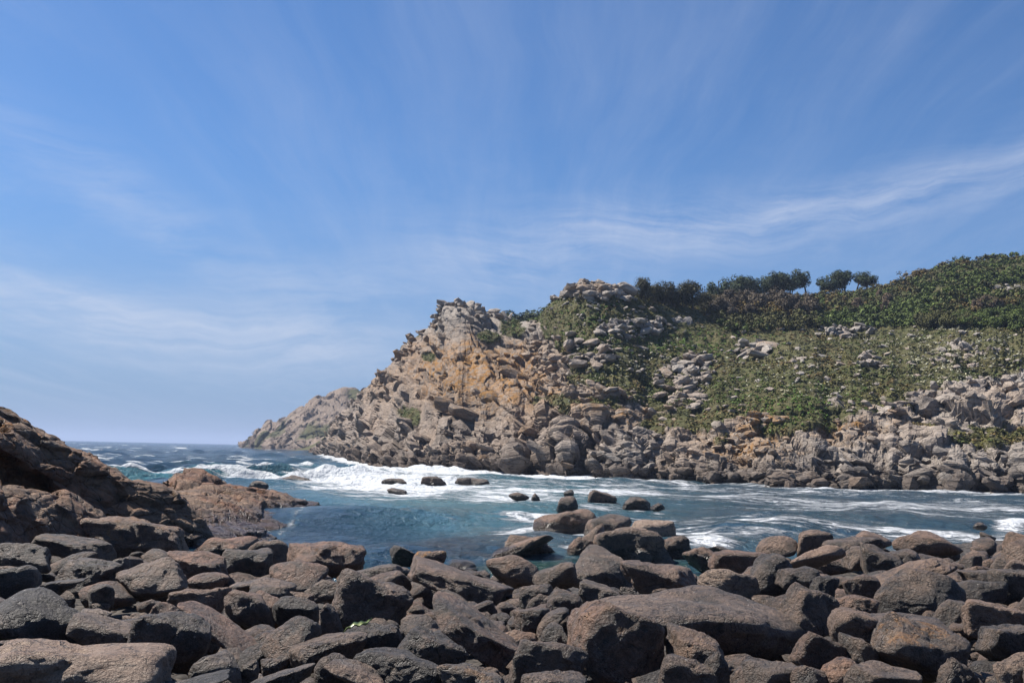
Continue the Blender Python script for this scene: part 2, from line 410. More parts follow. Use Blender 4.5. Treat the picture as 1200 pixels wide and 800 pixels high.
def sea_material():
    m, n, p = material('sea_water')
    P = pos_node(n)
    foam = n.attr('foam'); teal = n.attr('teal'); shal = n.attr('shallow'); chop = n.attr('chop')
    st = n.mapping(P, (0.30, 0.95, 0.5), (0, 0, math.radians(4)))
    f1 = n.noise(st, 0.8, 8, 0.66, 1.0)
    f2 = n.noise(n.mapping(P, (0.8, 1.6, 1.0)), 0.9, 7, 0.72, 0.8)
    f3 = n.noise(n.mapping(P, (1.6, 2.6, 1.6)), 1.4, 5, 0.7, 0.6)
    pat = n.math('ADD', n.math('ADD', n.math('MULTIPLY', f1, 0.5), n.math('MULTIPLY', f2, 0.32)), n.math('MULTIPLY', f3, 0.18))
    thr = n.math('SUBTRACT', 0.772, n.math('MULTIPLY', foam, 0.55))
    fm = n('ShaderNodeMapRange', {'Value': pat, 'From Min': n.math('SUBTRACT', thr, 0.05), 'From Max': n.math('ADD', thr, 0.06)}, interpolation_type='SMOOTHSTEP')
    fm = n.math('MULTIPLY', fm, n.ramp(foam, 0.02, 0.12))
    deep = n.mix(n.noise(P, 0.03, 3), (0.003, 0.014, 0.031), (0.006, 0.021, 0.041))
    c = n.mix(teal, deep, (0.045, 0.155, 0.190))
    c = n.mix(n.math('MULTIPLY', shal, n.ramp(f2, 0.30, 0.62)), c, (0.012, 0.042, 0.024))
    # thin, broken froth under the full foam
    thin = n.math('MULTIPLY', n.ramp(pat, 0.36, 0.62), n.math('MULTIPLY', foam, 0.55))
    c = n.mix(thin, c, (0.20, 0.32, 0.36))
    c = n.mix(n.math('MULTIPLY', fm, n.ramp(f3, 0.30, 0.56, 0.55, 1.0)), c, (0.56, 0.58, 0.60))
    n.l.new(c, p.inputs['Base Color'])
    n.l.new(n.math('ADD', 0.13, n.math('MULTIPLY', fm, 0.6)), p.inputs['Roughness'])
    p.inputs['IOR'].default_value = 1.333; n.l.new(n.math('SUBTRACT', 0.32, n.math('MULTIPLY', chop, 0.11)), p.inputs['Specular IOR Level'])
    rip = n.noise(n.mapping(P, (0.55, 1.0, 1.0)), 2.8, 5, 0.65, 0.1)
    rip2 = n.noise(n.mapping(P, (0.35, 0.7, 1.0), (0, 0, 0.3)), 0.55, 4, 0.6, 0.0)
    rip3 = n.noise(n.mapping(P, (1.0, 0.62, 1.0)), 1.5, 5, 0.6, 0.0)
    h = n.math('ADD', n.math('ADD', n.math('MULTIPLY', rip, 0.22), n.math('MULTIPLY', rip2, 0.5)), n.math('MULTIPLY', rip3, 0.55))
    h = n.math('ADD', n.math('MULTIPLY', h, n.math('ADD', 0.45, chop)), n.math('MULTIPLY', n.math('MULTIPLY', fm, pat), 0.5))
    n.l.new(bump(n, h, 1.0, 1.0), p.inputs['Normal'])
    return m

def bed_material():
    m, n, p = material('shingle_bed')
    P = pos_node(n)
    v = n('ShaderNodeTexVoronoi', {'Vector': P, 'Scale': 5.0}, 1)
    vd = n('ShaderNodeTexVoronoi', {'Vector': P, 'Scale': 5.0}, 0)
    c = n.mix(n('ShaderNodeSeparateColor', {0: v}, 0), (0.012, 0.010, 0.009), (0.05, 0.04, 0.032))
    n.l.new(c, p.inputs['Base Color']); p.inputs['Roughness'].default_value = 0.85
    n.l.new(bump(n, n.math('MULTIPLY', vd, -1.0), 1.0, 0.12), p.inputs['Normal'])
    return m

M_BOULDER = boulder_material()
M_CLIFF = cliff_material('cliff_granite', False)
M_CLIFF_OBJ = cliff_material('cliff_granite_block', True)
M_LEAF = leaf_material('foliage')
M_BARK = bark_material()
M_OUT = outcrop_material()
M_SEA = sea_material()
M_BED = bed_material()


# ------------------------------------------------------------------ sea
SHORE = np.array([(362, 528), (380, 531), (400, 536), (430, 543), (460, 547), (500, 549), (560, 551), (620, 553), (700, 557), (760, 559),
                  (840, 564), (915, 567), (1000, 570), (1100, 572), (1200, 574), (1300, 577), (1420, 580)], float)

# rocks standing in the water: base row on the sea
WR = [
 (622, 642, 56, 18, 'round', .64, .35, .1, 'low flat tan rock awash behind the tilted long tan boulder'),
 (664, 615, 66, 19, 'wedge', .60, .4, 0, 'low pointed brown rock awash behind the sea boulder cluster'),
 (680, 641, 52, 34, 'round', .66, .15, 1., 'speckled grey egg of rock at the end of the sea boulder cluster'),
 (714, 625, 54, 24, 'worn', .48, .3, .1, 'dark humped rock in the middle of the sea boulder cluster'),
 (746, 647, 94, 34, 'worn', .60, .25, .2, 'longest smooth brown boulder of the sea cluster'),
 (683, 645, 30, 17, 'round', .58, .45, .1, 'small tan rock at the foot of the speckled grey egg'),
 (766, 629, 48, 21, 'slab', .88, .25, .1, 'pale cream flat-topped rock on the sea cluster'),
 (794, 645, 32, 20, 'worn', .46, .4, .1, 'squat brown rock at the seaward end of the cluster'),
 (822, 655, 34, 16, 'round', .56, .45, .1, 'low rounded tan rock beside the green shallows'),
 (665, 594, 22, 13, 'wedge', .42, .35, .1, 'small pointed dark rock standing alone off the cluster'),
 (706, 588, 31, 14, 'wedge', .50, .35, .1, 'brown sloping rock with a blunt high end out in the cove'),
 (747, 591, 30, 10, 'worn', .46, .3, .1, 'low brown rock out in the cove beyond the cluster'),
 (772, 594, 16, 5, 'worn', .42, .3, .1, 'nearly submerged rock next to the low brown one in the cove'),
 (609, 582, 22, 6, 'worn', .44, .3, .1, 'flat dark rock in the white wash of the cove'),
 (628, 583, 9, 7, 'wedge', .40, .3, .1, 'tiny pointed dark rock beside the flat one in the wash'),
 (667, 578, 11, 5, 'wedge', .35, .3, .1, 'tiny dark rock tip far out in the cove'),
 (462, 566, 28, 7, 'slab', .40, .3, .1, 'flat dark reef rock in the surf under the cliff'),
 (508, 566, 28, 10, 'worn', .44, .3, .1, 'humped brown reef rock in the surf under the cliff'),
 (543, 565, 18, 7, 'worn', .38, .3, .1, 'small dark reef rock in the surf'),
 (559, 565, 24, 6, 'slab', .46, .3, .1, 'low brown reef rock next to the small dark one in the surf'),
 (464, 576, 20, 5, 'slab', .38, .3, .1, 'almost drowned reef rock amid white foam'),
 (346, 562, 40, 6, 'slab', .44, .3, .1, 'long flat reef rock in the foam beyond the bedrock spit'),
 (302, 568, 22, 6, 'slab', .46, .3, .1, 'short flat reef rock washed by the breaker'),
 (1150, 616, 17, 5, 'worn', .42, .3, .1, 'lone small rock awash near the far end of the beach'),
 (850, 646, 34, 7, 'slab', .36, .4, .1, 'wet flat rock at the water beside the layered boulder'),
]


def build_sea():
    inv = np.concatenate([np.linspace(1 / 16.0, 1 / 104.0, 185)[:-1], 1 / np.linspace(104, 168, 150)[:-1],
                          np.linspace(1 / 168.0, 1 / 700.0, 75)[:-1], 1 / np.geomspace(700, 30000, 30)])
    Ys = 1 / inv
    az = np.tan(np.linspace(math.radians(-38), math.radians(38), 560))
    X = Ys[:, None] * az[None, :]; Y = np.repeat(Ys[:, None], len(az), 1)
    nr, nc = X.shape
    x = X.ravel(); y = Y.ravel()
    P0 = np.stack([x, y, np.zeros_like(x)], 1)
    px, py = proj(P0)
    below = py - hor(px)                          # pixels below the horizon, a stand-in for distance from the eye
    # how open the water is: the cove behind the ledge is calmer than the ocean
    ocean = np.clip(sstep(430, 330, px) * sstep(48, 30, below) + sstep(18, 12, below), 0, 1)
    amp = 0.17 + 0.33 * ocean
    r = np.random.default_rng(3); z = np.zeros_like(x)
    for k in range(64):
        lam = 1.5 * (24 / 1.5) ** r.random(); th = math.radians(-62) + r.normal() * 0.55
        a = 0.06 * (lam / 6) ** 0.85
        kk = 2 * PI / lam; ph = kk * (x * math.cos(th) + y * math.sin(th)) + r.random() * 6.28
        fade = np.clip(lam * 900 / np.maximum(y, 1) ** 1.15 / 14, 0, 1)
        s = 1 - 2 * np.abs(np.sin(ph * .5)) ** 1.3; z += a * fade * s * amp / 0.42
    env = vnoise(P0 * 0.02, 5); z *= 1 + 0.35 * env
    # breakers: crest rows in the picture plane of the sea, as distance curves over x
    nz1 = fbm(P0 * np.array([.09, .09, 0]), 3, 21)
    nz2 = fbm(P0 * np.array([.35, .35, 0]), 4, 31)
    foam = np.zeros_like(x); teal = np.zeros_like(x)
    def breaker(ycrest, height, x0, x1, soft, front, back, white):
        nonlocal z, foam, teal
        yc = ycrest + 2.2 * nz1
        d = y - yc
        prof = np.where(d < 0, np.exp(-(d / front) ** 2), np.exp(-(d / back) ** 2))
        ext = sstep(x0 - soft, x0 + soft, x) * sstep(x1 + soft, x1 - soft, x)
        hh = height * (0.95 + 0.22 * nz1 + 0.14 * nz2)
        z += hh * prof * ext
        top = np.exp(-((d + 0.1) / (0.75)) ** 2)
        foam = np.maximum(foam, ext * (top * 0.9 + 0.75 * white * np.exp(-((d + front * 1.2) / (front * 2.0)) ** 2)))
        teal = np.maximum(teal, ext * np.exp(-((d + front) / (front * 1.8)) ** 2) * 0.95)
    def xy(px_, py_):
        q = sea_point(np.array(px_, float), np.array(py_, float)); return q[..., 0], q[..., 1]
    xa, ya = xy([140, 440], [556, 556])
    slope = (ya[1] - ya[0]) / (xa[1] - xa[0])
    base = ya[0] + slope * (x - xa[0])
    wv = sstep(-42, -32, x)
    breaker(base, 1.35, xa[0] - 12, xa[1] + 1, 4, 2.3, 6.0, 0.25 + 0.85 * wv)
    breaker(base + 34, 1.0, xa[0] + 12, xa[1] + 16, 8, 2.2, 6, 0.5)
    breaker(base - 16, 0.40, xa[0] + 26, xa[1] + 14, 6, 1.6, 3, 0.85)
    breaker(base + 75, 0.9, -62, -36, 8, 2.2, 6, 0.7)
    # wash behind and in front of the breakers
    wash = np.exp(-(((px - 465) / 165) ** 2 + ((below - 40) / 21) ** 2)) * 0.80
    wash = np.maximum(wash, np.exp(-(((px - 395) / 75) ** 2 + ((below - 33) / 10) ** 2)) * 0.88)
    wash = np.maximum(wash, 0.60 * np.exp(-(((px - 600) / 130) ** 2 + ((below - 50) / 19) ** 2)))
    wash = np.maximum(wash, 0.40 * np.exp(-(((px - 570) / 110) ** 2 + ((below - 72) / 14) ** 2)))
    foam = np.maximum(foam, wash)
    # streaks of drifting froth across the cove
    cove = sstep(500, 620, px) * sstep(118, 100, below) * sstep(24, 34, below)
    st = fbm(P0 * np.array([.03, .13, 0]), 3, 77)
    foam = np.maximum(foam, cove * (0.40 + 0.22 * st))
    for (a, b, wx, wy, f) in ((640, 600, 90, 6, .62), (700, 590, 60, 4, .55), (830, 632, 60, 5, .70), (1010, 587, 60, 4, .62), (870, 577, 90, 3.5, .6),
                              (1185, 605, 35, 5, .7), (930, 612, 80, 4, .56), (760, 603, 50, 4, .58), (720, 573, 120, 4, .62), (940, 573, 40, 3, .6), (1120, 584, 90, 3, .5), (1080, 600, 80, 4, .5), (590, 612, 60, 5, .5)):
        foam = np.maximum(foam, f * np.exp(-(((px - a) / wx) ** 2 + ((py - b) / wy) ** 2)))
    # froth along the foot of the cliffs
    sh = np.interp(px, SHORE[:, 0], SHORE[:, 1])
    foam = np.maximum(foam, sstep(355, 385, px) * (1 - 0.35 * sstep(600, 800, px)) * np.exp(-((py - sh - 1.5) / 3.0) ** 2) * 0.85)
    for (cx, by, w_, h_, *_r) in WR:
        foam = np.maximum(foam, 0.60 * np.exp(-(((px - cx) / (.62 * w_ + 2)) ** 2 + ((py - by + 1) / (2.0 + .05 * w_)) ** 2)) * sstep(660, 640, py))
    foam = np.maximum(foam, 0.5 * np.exp(-(((px - 345) / 40) ** 2 + ((py - 604 + .5 * (px - 345)) / 4) ** 2)))
    # whitecaps offshore
    wc = fbm(P0 * np.array([.06, .17, 0]), 4, 91)
    foam = np.maximum(foam, ocean * sstep(0.30, 0.75, wc) * 0.62 * sstep(1.0, 4.0, below))
    foam = np.clip(foam, 0, 1.15)
    teal = np.maximum(teal, np.clip(0.65 * wash + 0.52 * np.exp(-(((px - 560) / 180) ** 2 + ((below - 52) / 23) ** 2)) + 0.05, 0, 0.9))
    teal = np.maximum(teal, 0.05 * cove + 0.06 * sstep(60, 100, below))
    z += (0.16 * nz2 + 0.22 * fbm(P0 * np.array([.9, .9, 0]), 3, 37)) * foam * sstep(0.35, 0.8, foam)
    shallow = np.exp(-(((px - 800) / 75) ** 2 + ((below - 128) / 16) ** 2)) + 0.7 * np.exp(-(((px - 640) / 60) ** 2 + ((below - 128) / 16) ** 2)) + 0.6 * sstep(116, 134, below)
    z *= sstep(16, 30, y)
    me = mesh_from('sea', np.stack([x, y, z], 1), grid_faces(nr, nc))
    add_attr(me, 'foam', foam); add_attr(me, 'teal', teal); add_attr(me, 'shallow', np.clip(shallow, 0, 1)); add_attr(me, 'chop', 0.45 + 1.3 * ocean)
    tag(link('sea', me, M_SEA), kind='structure')
build_sea()


# ------------------------------------------------------------------ headlands
def patch(curves, nu, nv):
    """curves: list of (n,3) lists of world points; resampled to a nu x nv sheet"""
    C = []
    uu = np.linspace(0, 1, nu)
    for c in curves:
        c = np.asarray(c, float); s = np.linspace(0, 1, len(c))
        C.append(np.stack([np.interp(uu, s, c[:, k]) for k in range(3)], 1))
    C = np.stack(C)                                     # (k, nu, 3)
    return C, catmull(C, np.linspace(0, len(C) - 1, nv))

def smooth1(a, k):
    ker = np.hanning(2 * k + 3)[1:-1]; ker /= ker.sum()
    return np.convolve(np.pad(a, (k, k), mode='edge'), ker, 'valid')

RIDGE = np.array([(362, 527, 575), (372, 521, 540), (385, 508, 500), (400, 487, 460), (420, 463, 420), (440, 443, 380), (455, 430, 355), (466, 416, 342),
                  (470, 404, 335), (485, 395, 325), (500, 384, 315), (515, 371, 300), (523, 358, 290), (535, 358, 288), (560, 363, 285), (585, 369, 283),
                  (605, 379, 282), (630, 375, 270), (640, 362, 262), (655, 350, 255), (675, 340, 250), (690, 335, 248), (720, 338, 250), (740, 345, 255),
                  (790, 353, 275), (840, 355, 300), (900, 352, 320), (960, 350, 330), (1020, 344, 340), (1060, 328, 345), (1100, 312, 345), (1150, 304, 340),
                  (1200, 299, 335), (1300, 290, 330), (1420, 285, 330)], float)

def veg_line(px):
    return np.interp(px, [362, 560, 600, 625, 640, 660, 690, 730, 780, 850, 900, 960, 1040, 1090, 1150, 1200, 1420],
                     [300, 330, 368, 375, 395, 425, 448, 462, 490, 512, 505, 498, 478, 458, 452, 448, 440])

def hill_tint(px, py, p):
    n1 = fbm(p * 0.06, 4, 5); n2 = fbm(p * 0.22, 3, 9); n3 = fbm(p * 0.5, 3, 14)
    d = (veg_line(px) + 16 * n1 + 7 * n2 - py) / 14.0
    veg = np.clip(0.5 + 0.5 * d, 0, 1)
    def blob(x, y, rx, ry): return np.exp(-(((px - x) / rx) ** 2 + ((py - y) / ry) ** 2))
    add = np.zeros_like(px)
    for b in ((476, 482, 14, 8), (600, 386, 18, 9), (690, 478, 40, 10), (775, 502, 26, 12), (1168, 512, 52, 20), (1090, 500, 22, 8), (505, 420, 8, 6),
              (575, 395, 14, 6), (930, 500, 30, 10), (650, 470, 30, 9)):
        add = np.maximum(add, blob(*b))
    veg = np.clip(np.maximum(veg, add * (1.25 + 0.6 * n2)), 0, 1)
    sub = np.zeros_like(px)
    for b in ((690, 345, 60, 13), (735, 385, 40, 12), (650, 418, 45, 16), (800, 445, 30, 32), (880, 412, 24, 12), (990, 390, 42, 9), (1018, 424, 13, 9), (1130, 415, 60, 24),
              (775, 380, 50, 7), (1180, 340, 30, 6), (700, 420, 24, 8)):
        sub = np.maximum(sub, blob(*b))
    veg = np.clip(veg - sub * sstep(-0.15, 0.5, n2 + 0.5 * n3) * 0.95, 0, 1)
    lich = np.zeros_like(px)
    for b, a in (((560, 432, 75, 34), 1.0), ((515, 425, 45, 30), 0.75), ((600, 455, 60, 26), 0.75), ((660, 470, 70, 16), 0.55), ((720, 490, 70, 12), 0.45), ((890, 500, 34, 18), 0.95),
                 ((870, 525, 50, 12), 0.9), ((830, 505, 40, 16), 0.5), ((985, 508, 30, 12), 0.7), ((480, 400, 25, 14), 0.4), ((640, 375, 20, 12), 0.5), ((1000, 500, 60, 10), 0.4),
                 ((690, 340, 40, 8), 0.3), ((440, 455, 30, 18), 0.3)):
        lich = np.maximum(lich, a * blob(*b))
    lich = np.clip(lich * (1.15 + 0.7 * n2), 0, 1)
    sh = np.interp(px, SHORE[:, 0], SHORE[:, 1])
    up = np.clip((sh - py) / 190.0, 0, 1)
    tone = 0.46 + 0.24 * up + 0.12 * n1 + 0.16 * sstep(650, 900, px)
    red = np.clip(0.55 - 0.55 * sstep(420, 365, py) + 0.3 * n1 - 0.2 * sstep(600, 760, px), 0, 1)
    return veg, lich, np.clip(tone, 0.1, 0.9), red

def build_headland():
    ks = RIDGE[:, 0]
    uu = np.concatenate([np.linspace(362, 1220, 760), np.linspace(1222, 1420, 60)])
    rp = np.interp(uu, ks, RIDGE[:, 1]); rY = smooth1(np.interp(uu, ks, RIDGE[:, 2]), 12)
    sp_ = np.interp(uu, SHORE[:, 0], SHORE[:, 1])
    sY = EYE * F / np.maximum(sp_ - hor(uu), 1); sY = np.minimum(sY, np.interp(uu, [362, 380, 400, 430], [560, 470, 354, 260])); sY = smooth1(sY, 8)
    rr = np.random.default_rng(12)
    jag = fbm(np.stack([uu * 0.045, uu * 0, uu * 0], 1), 4, 3) * 6.0; sY = sY + jag * sstep(380, 430, uu)
    sp_ = hor(uu) + EYE * F / sY
    ts = np.array([0, .12, .25, .5, .75, 1.0])
    fl = np.array([0, .045, .16, .40, .70, 1.0]); fm_ = np.array([0, .05, .20, .42, .68, 1.0]); fr = np.array([0, .03, .11, .25, .46, 1.0])
    bl = sstep(560, 680, uu); br = sstep(720, 960, uu)
    curves = []
    low = at(uu, sp_, sY - 6.0); low[:, 2] = -3.0; curves.append(low)
    for i, t in enumerate(ts):
        f = (1 - bl) * fl[i] + bl * ((1 - br) * fm_[i] + br * fr[i])
        q = at(uu, sp_ + (rp - sp_) * t, sY + (rY - sY) * f)
        curves.append(q)
    top = curves[-1]
    back = top + np.stack([top[:, 0] * 0.12, np.full(len(uu), 45.0), -0.18 * top[:, 2] + 4 * sstep(900, 1100, uu)], 1); curves.append(back)
    back2 = top + np.stack([top[:, 0] * 0.4, np.full(len(uu), 150.0), -0.75 * top[:, 2]], 1); curves.append(back2)
    C = np.stack(curves)
    tt = np.concatenate([np.linspace(0, 1, 10)[:-1], np.linspace(1, 3, 120)[:-1], np.linspace(3, 6, 235)[:-1], np.linspace(6, 8, 16)])
    G = catmull(C, tt)
    nr, nc, _ = G.shape
    N = grid_normals(G); N *= np.sign(np.sum(N * np.array([0, -0.3, 1.0]), axis=2))[..., None]
    Pf = G.reshape(-1, 3); Nf = N.reshape(-1, 3)
    px, py = proj(Pf)
    behind = np.repeat((tt > 6.02)[:, None], nc, 1).ravel()
    veg, lich, tone, red = hill_tint(px, py, Pf)
    rock = 1 - sstep(0.35, 0.7, veg)
    R = rot_axis((0.2, 1, 0.1), math.radians(38))
    wp = Pf + 0.8 * np.stack([fbm(Pf * 0.12, 3, 41), fbm(Pf * 0.12, 3, 42), fbm(Pf * 0.12, 3, 43)], 1)
    q = wp @ R
    fs = (205.0 / np.maximum(Pf[:, 1], 205.0))[:, None] ** .8
    b1, c1 = blocks(q * fs * np.array([0.050, 0.11, 0.17]), 101, .75, .3)
    b2, c2 = blocks(q * fs * np.array([0.14, 0.28, 0.42]), 202, .75, .3)
    b3, c3 = blocks(q * fs * np.array([0.42, 0.7, 0.95]), 303, .7, .3)
    # continuous beds and master joints: sawtooth steps along and across the dip
    wv = 2.2 * fbm(Pf * 0.045, 3, 81); qs = q * fs
    bed = qs[:, 2] * .17 + .22 * wv + .1 * fbm(qs * .12, 2, 83); jnt = qs[:, 0] * .075 + .25 * fbm(Pf * .05, 3, 82)
    sz = np.modf(bed + 1000)[0]; sz = np.where(sz < .82, sz / .82, (1 - sz) / .18) - .5
    sx_ = np.modf(jnt + 1000)[0]; sx_ = np.where(sx_ < .85, sx_ / .85, (1 - sx_) / .15) - .5
    big = fbm(Pf * 0.022, 3, 61)
    edge = sstep(1.0, 0.0, np.abs(behind.astype(float)))        # keep the back smooth
    foot = sstep(0.0, 2.0, Pf[:, 2] + 1.5)
    d = rock * foot * (2.2 * b1 + 0.85 * b2 + 0.30 * b3 + 1.5 * sz + 0.9 * sx_) + big * 1.2 * foot
    d += (1 - rock) * (0.45 * fbm(Pf * 0.35, 4, 71) + 0.5 * b1)
    skyl = 1 - 0.55 * np.exp(-((np.repeat(tt[:, None], nc, 1).ravel() - 6) / 0.35) ** 2)
    crest = Pf[:, 1] * 0
    Q = Pf + Nf * (d * edge * skyl)[:, None]
    # sea foot: keep it under water
    Qg = Q.reshape(nr, nc, 3); Qg[0, :, 2] = -3.0
    tone2 = np.clip(tone + 0.30 * (c2 - 0.5) + 0.22 * (c1 - 0.5) + 0.15 * (c3 - 0.5), 0.05, 0.95)
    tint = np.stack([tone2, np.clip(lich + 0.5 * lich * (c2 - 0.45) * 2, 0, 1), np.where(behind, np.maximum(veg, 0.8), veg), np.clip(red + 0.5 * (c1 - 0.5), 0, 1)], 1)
    me = mesh_from('headland', Qg.reshape(-1, 3), grid_faces(nr, nc))
    add_attr(me, 'tint', tint)
    me.polygons.foreach_set('use_smooth', np.zeros(len(me.polygons), bool))
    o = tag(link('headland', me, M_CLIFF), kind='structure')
    NN = grid_normals(Qg)
    return o, Qg, N, tt, veg.reshape(nr, nc), lich.reshape(nr, nc), tone.reshape(nr, nc), red.reshape(nr, nc)
headland, HG, HN, HT, HVEG, HLICH, HTONE, HRED = build_headland()

def build_far():
    R = np.array([(280, 521.0, 1250), (288, 519, 1180), (300, 506, 1120), (308, 500, 1100), (318, 496, 1090), (326, 494, 1080), (334, 491, 1070), (345, 481, 1050), (360, 472, 1040),
                  (372, 464, 1030), (390, 457, 1020), (405, 454, 1010), (415, 456, 1000), (428, 463, 990), (450, 470, 980), (480, 470, 970)], float)
    uu = np.linspace(280, 480, 330)
    rp = np.interp(uu, R[:, 0], R[:, 1]); rY = np.interp(uu, R[:, 0], R[:, 2])
    sY = np.interp(uu, [280, 300, 340, 400, 480], [1180, 1010, 900, 830, 800]) + 18 * fbm(np.stack([uu * .08, uu * 0, uu * 0], 1), 3, 4)
    sp_ = hor(uu) + EYE * F / sY
    rp = np.minimum(rp, sp_ - 0.5)
    cs = []
    lo = at(uu, sp_, sY - 20); lo[:, 2] = -4; cs.append(lo)
    for t, f in ((0, 0), (.3, .2), (.65, .55), (1, 1)):
        cs.append(at(uu, sp_ + (rp - sp_) * t, sY + (rY - sY) * f))
    tp = cs[-1]; cs.append(tp + np.stack([tp[:, 0] * .1, np.full(len(uu), 120.0), -0.8 * tp[:, 2]], 1))
    tt = np.concatenate([np.linspace(0, 1, 5)[:-1], np.linspace(1, 4, 110)[:-1], np.linspace(4, 5, 6)])
    G = catmull(np.stack(cs), tt); nr, nc, _ = G.shape
    N = grid_normals(G); N *= np.sign(np.sum(N * np.array([0, -0.3, 1.0]), axis=2))[..., None]
    Pf = G.reshape(-1, 3); Nf = N.reshape(-1, 3)
    Rm = rot_axis((0.2, 1, 0.1), math.radians(35)); q = (Pf + 5 * np.stack([fbm(Pf * .03, 3, 4), fbm(Pf * .03, 3, 5), fbm(Pf * .03, 3, 6)], 1)) @ Rm
    b1, c1 = blocks(q * np.array([.02, .035, .06]), 404); b2, c2 = blocks(q * np.array([.06, .1, .16]), 505)
    d = 5.0 * b1 + 2.0 * b2 + 3 * fbm(Pf * .02, 3, 9)
    Q = Pf + Nf * (d * 0.8 * sstep(-1, 3, Pf[:, 2]))[:, None]
    px, py = proj(Pf)
    veg = np.clip(0.15 + 0.55 * fbm(Pf * .02, 4, 33) + 0.5 * np.exp(-(((px - 418) / 16) ** 2 + ((py - 462) / 8) ** 2)) + .35 * np.exp(-(((px - 350) / 30) ** 2 + ((py - 505) / 10) ** 2)), 0, 1)
    tint = np.stack([np.clip(.42 + .3 * (c2 - .5) + .3 * (c1 - .5), 0, 1), 0.25 * c1, veg, np.full(len(Pf), 0.6)], 1)
    me = mesh_from('far_headland', Q, grid_faces(nr, nc), False); add_attr(me, 'tint', tint)
    tag(link('far_headland', me, M_CLIFF), kind='structure')
build_far()


# ------------------------------------------------------------------ rocks
def rock_shape(seed, sub, kind, rough=1.0):
    """unit rock (bounding box 1x1x1 about the origin)"""
    r = np.random.default_rng(seed)
    D, Fc = ico(sub)
    if kind == 'round':
        nrm = rand_unit(r, 16); dd = r.uniform(.86, 1.05, 16); p = 7
    elif kind == 'block':
        ax = np.vstack([np.eye(3), -np.eye(3)]) + r.normal(size=(6, 3)) * 0.20
        nrm = np.vstack([ax, rand_unit(r, 6)]); dd = np.concatenate([r.uniform(.80, .95, 6), r.uniform(.90, 1.12, 6)]); p = 24
    elif kind == 'slab':
        ax = np.vstack([np.eye(3), -np.eye(3)]) + r.normal(size=(6, 3)) * 0.16
        nrm = np.vstack([ax, rand_unit(r, 7)]); dd = np.concatenate([r.uniform(.82, .95, 6), r.uniform(.9, 1.15, 7)]); p = 12
    elif kind == 'wedge':
        ax = np.array([[.1, 0, -1], [-.75, .05, .62], [.85, 0, .45], [0, -1, .3], [0, 1, .3], [-.9, 0, -.2]], float) + r.normal(size=(6, 3)) * .14
        nrm = np.vstack([ax, rand_unit(r, 4)]); dd = np.concatenate([r.uniform(.66, .85, 6), r.uniform(.95, 1.15, 4)]); p = 22
    else:  # 'worn': blocky but well rounded
        ax = np.vstack([np.eye(3), -np.eye(3)]) + r.normal(size=(6, 3)) * 0.28
        nrm = np.vstack([ax, rand_unit(r, 8)]); dd = np.concatenate([r.uniform(.82, 1.0, 6), r.uniform(.84, 1.06, 8)]); p = 12
    nrm = nrm / np.linalg.norm(nrm, axis=1, keepdims=True)
    s = np.maximum(D @ nrm.T / dd, 0)
    rad = 1.0 / np.power((s ** p).sum(1), 1.0 / p)
    V = D * rad[:, None]
    V = V - (V.max(0) + V.min(0)) / 2; V = V / (V.max(0) - V.min(0))
    return V, Fc

def rock_detail(V, size, seed, rough=1.0, crack=0.0):
    """V in metres about origin; adds hollows, facets and chips"""
    off = np.array([seed * 3.17 % 91, seed * 7.7 % 57, seed * 1.3 % 33])
    nrm = V / (np.linalg.norm(V, axis=1, keepdims=True) + 1e-9)
    s = size
    d = 0.075 * s * fbm(V * (1.5 / s) + off, 3, seed % 50)
    f1, f2, cid, q = worley(V * (2.3 / s) + off + 0.35 * np.stack([vnoise(V * (3 / s) + off, 3), vnoise(V * (3 / s) + off, 4), vnoise(V * (3 / s) + off, 5)], 1), seed % 37)
    d += rough * 0.055 * s * (cid - 0.5 + 0.9 * ((np.modf(cid * 917.3)[0] - .5) * q[:, 0] + (np.modf(cid * 357.7)[0] - .5) * q[:, 2]))
    d -= rough * 0.018 * s * (1 - sstep(0, 0.10, f2 - f1))
    d += rough * 0.018 * s * fbm(V * (7 / s) + off, 4, seed % 41, 0.6)
    if crack:
        cn = fbm(V * np.array([.6, .6, 2.4]) / s * 1.6 + off, 3, 8)
        d -= crack * 0.05 * s * np.exp(-(cn / 0.05) ** 2)
    return V + nrm * d[:, None]


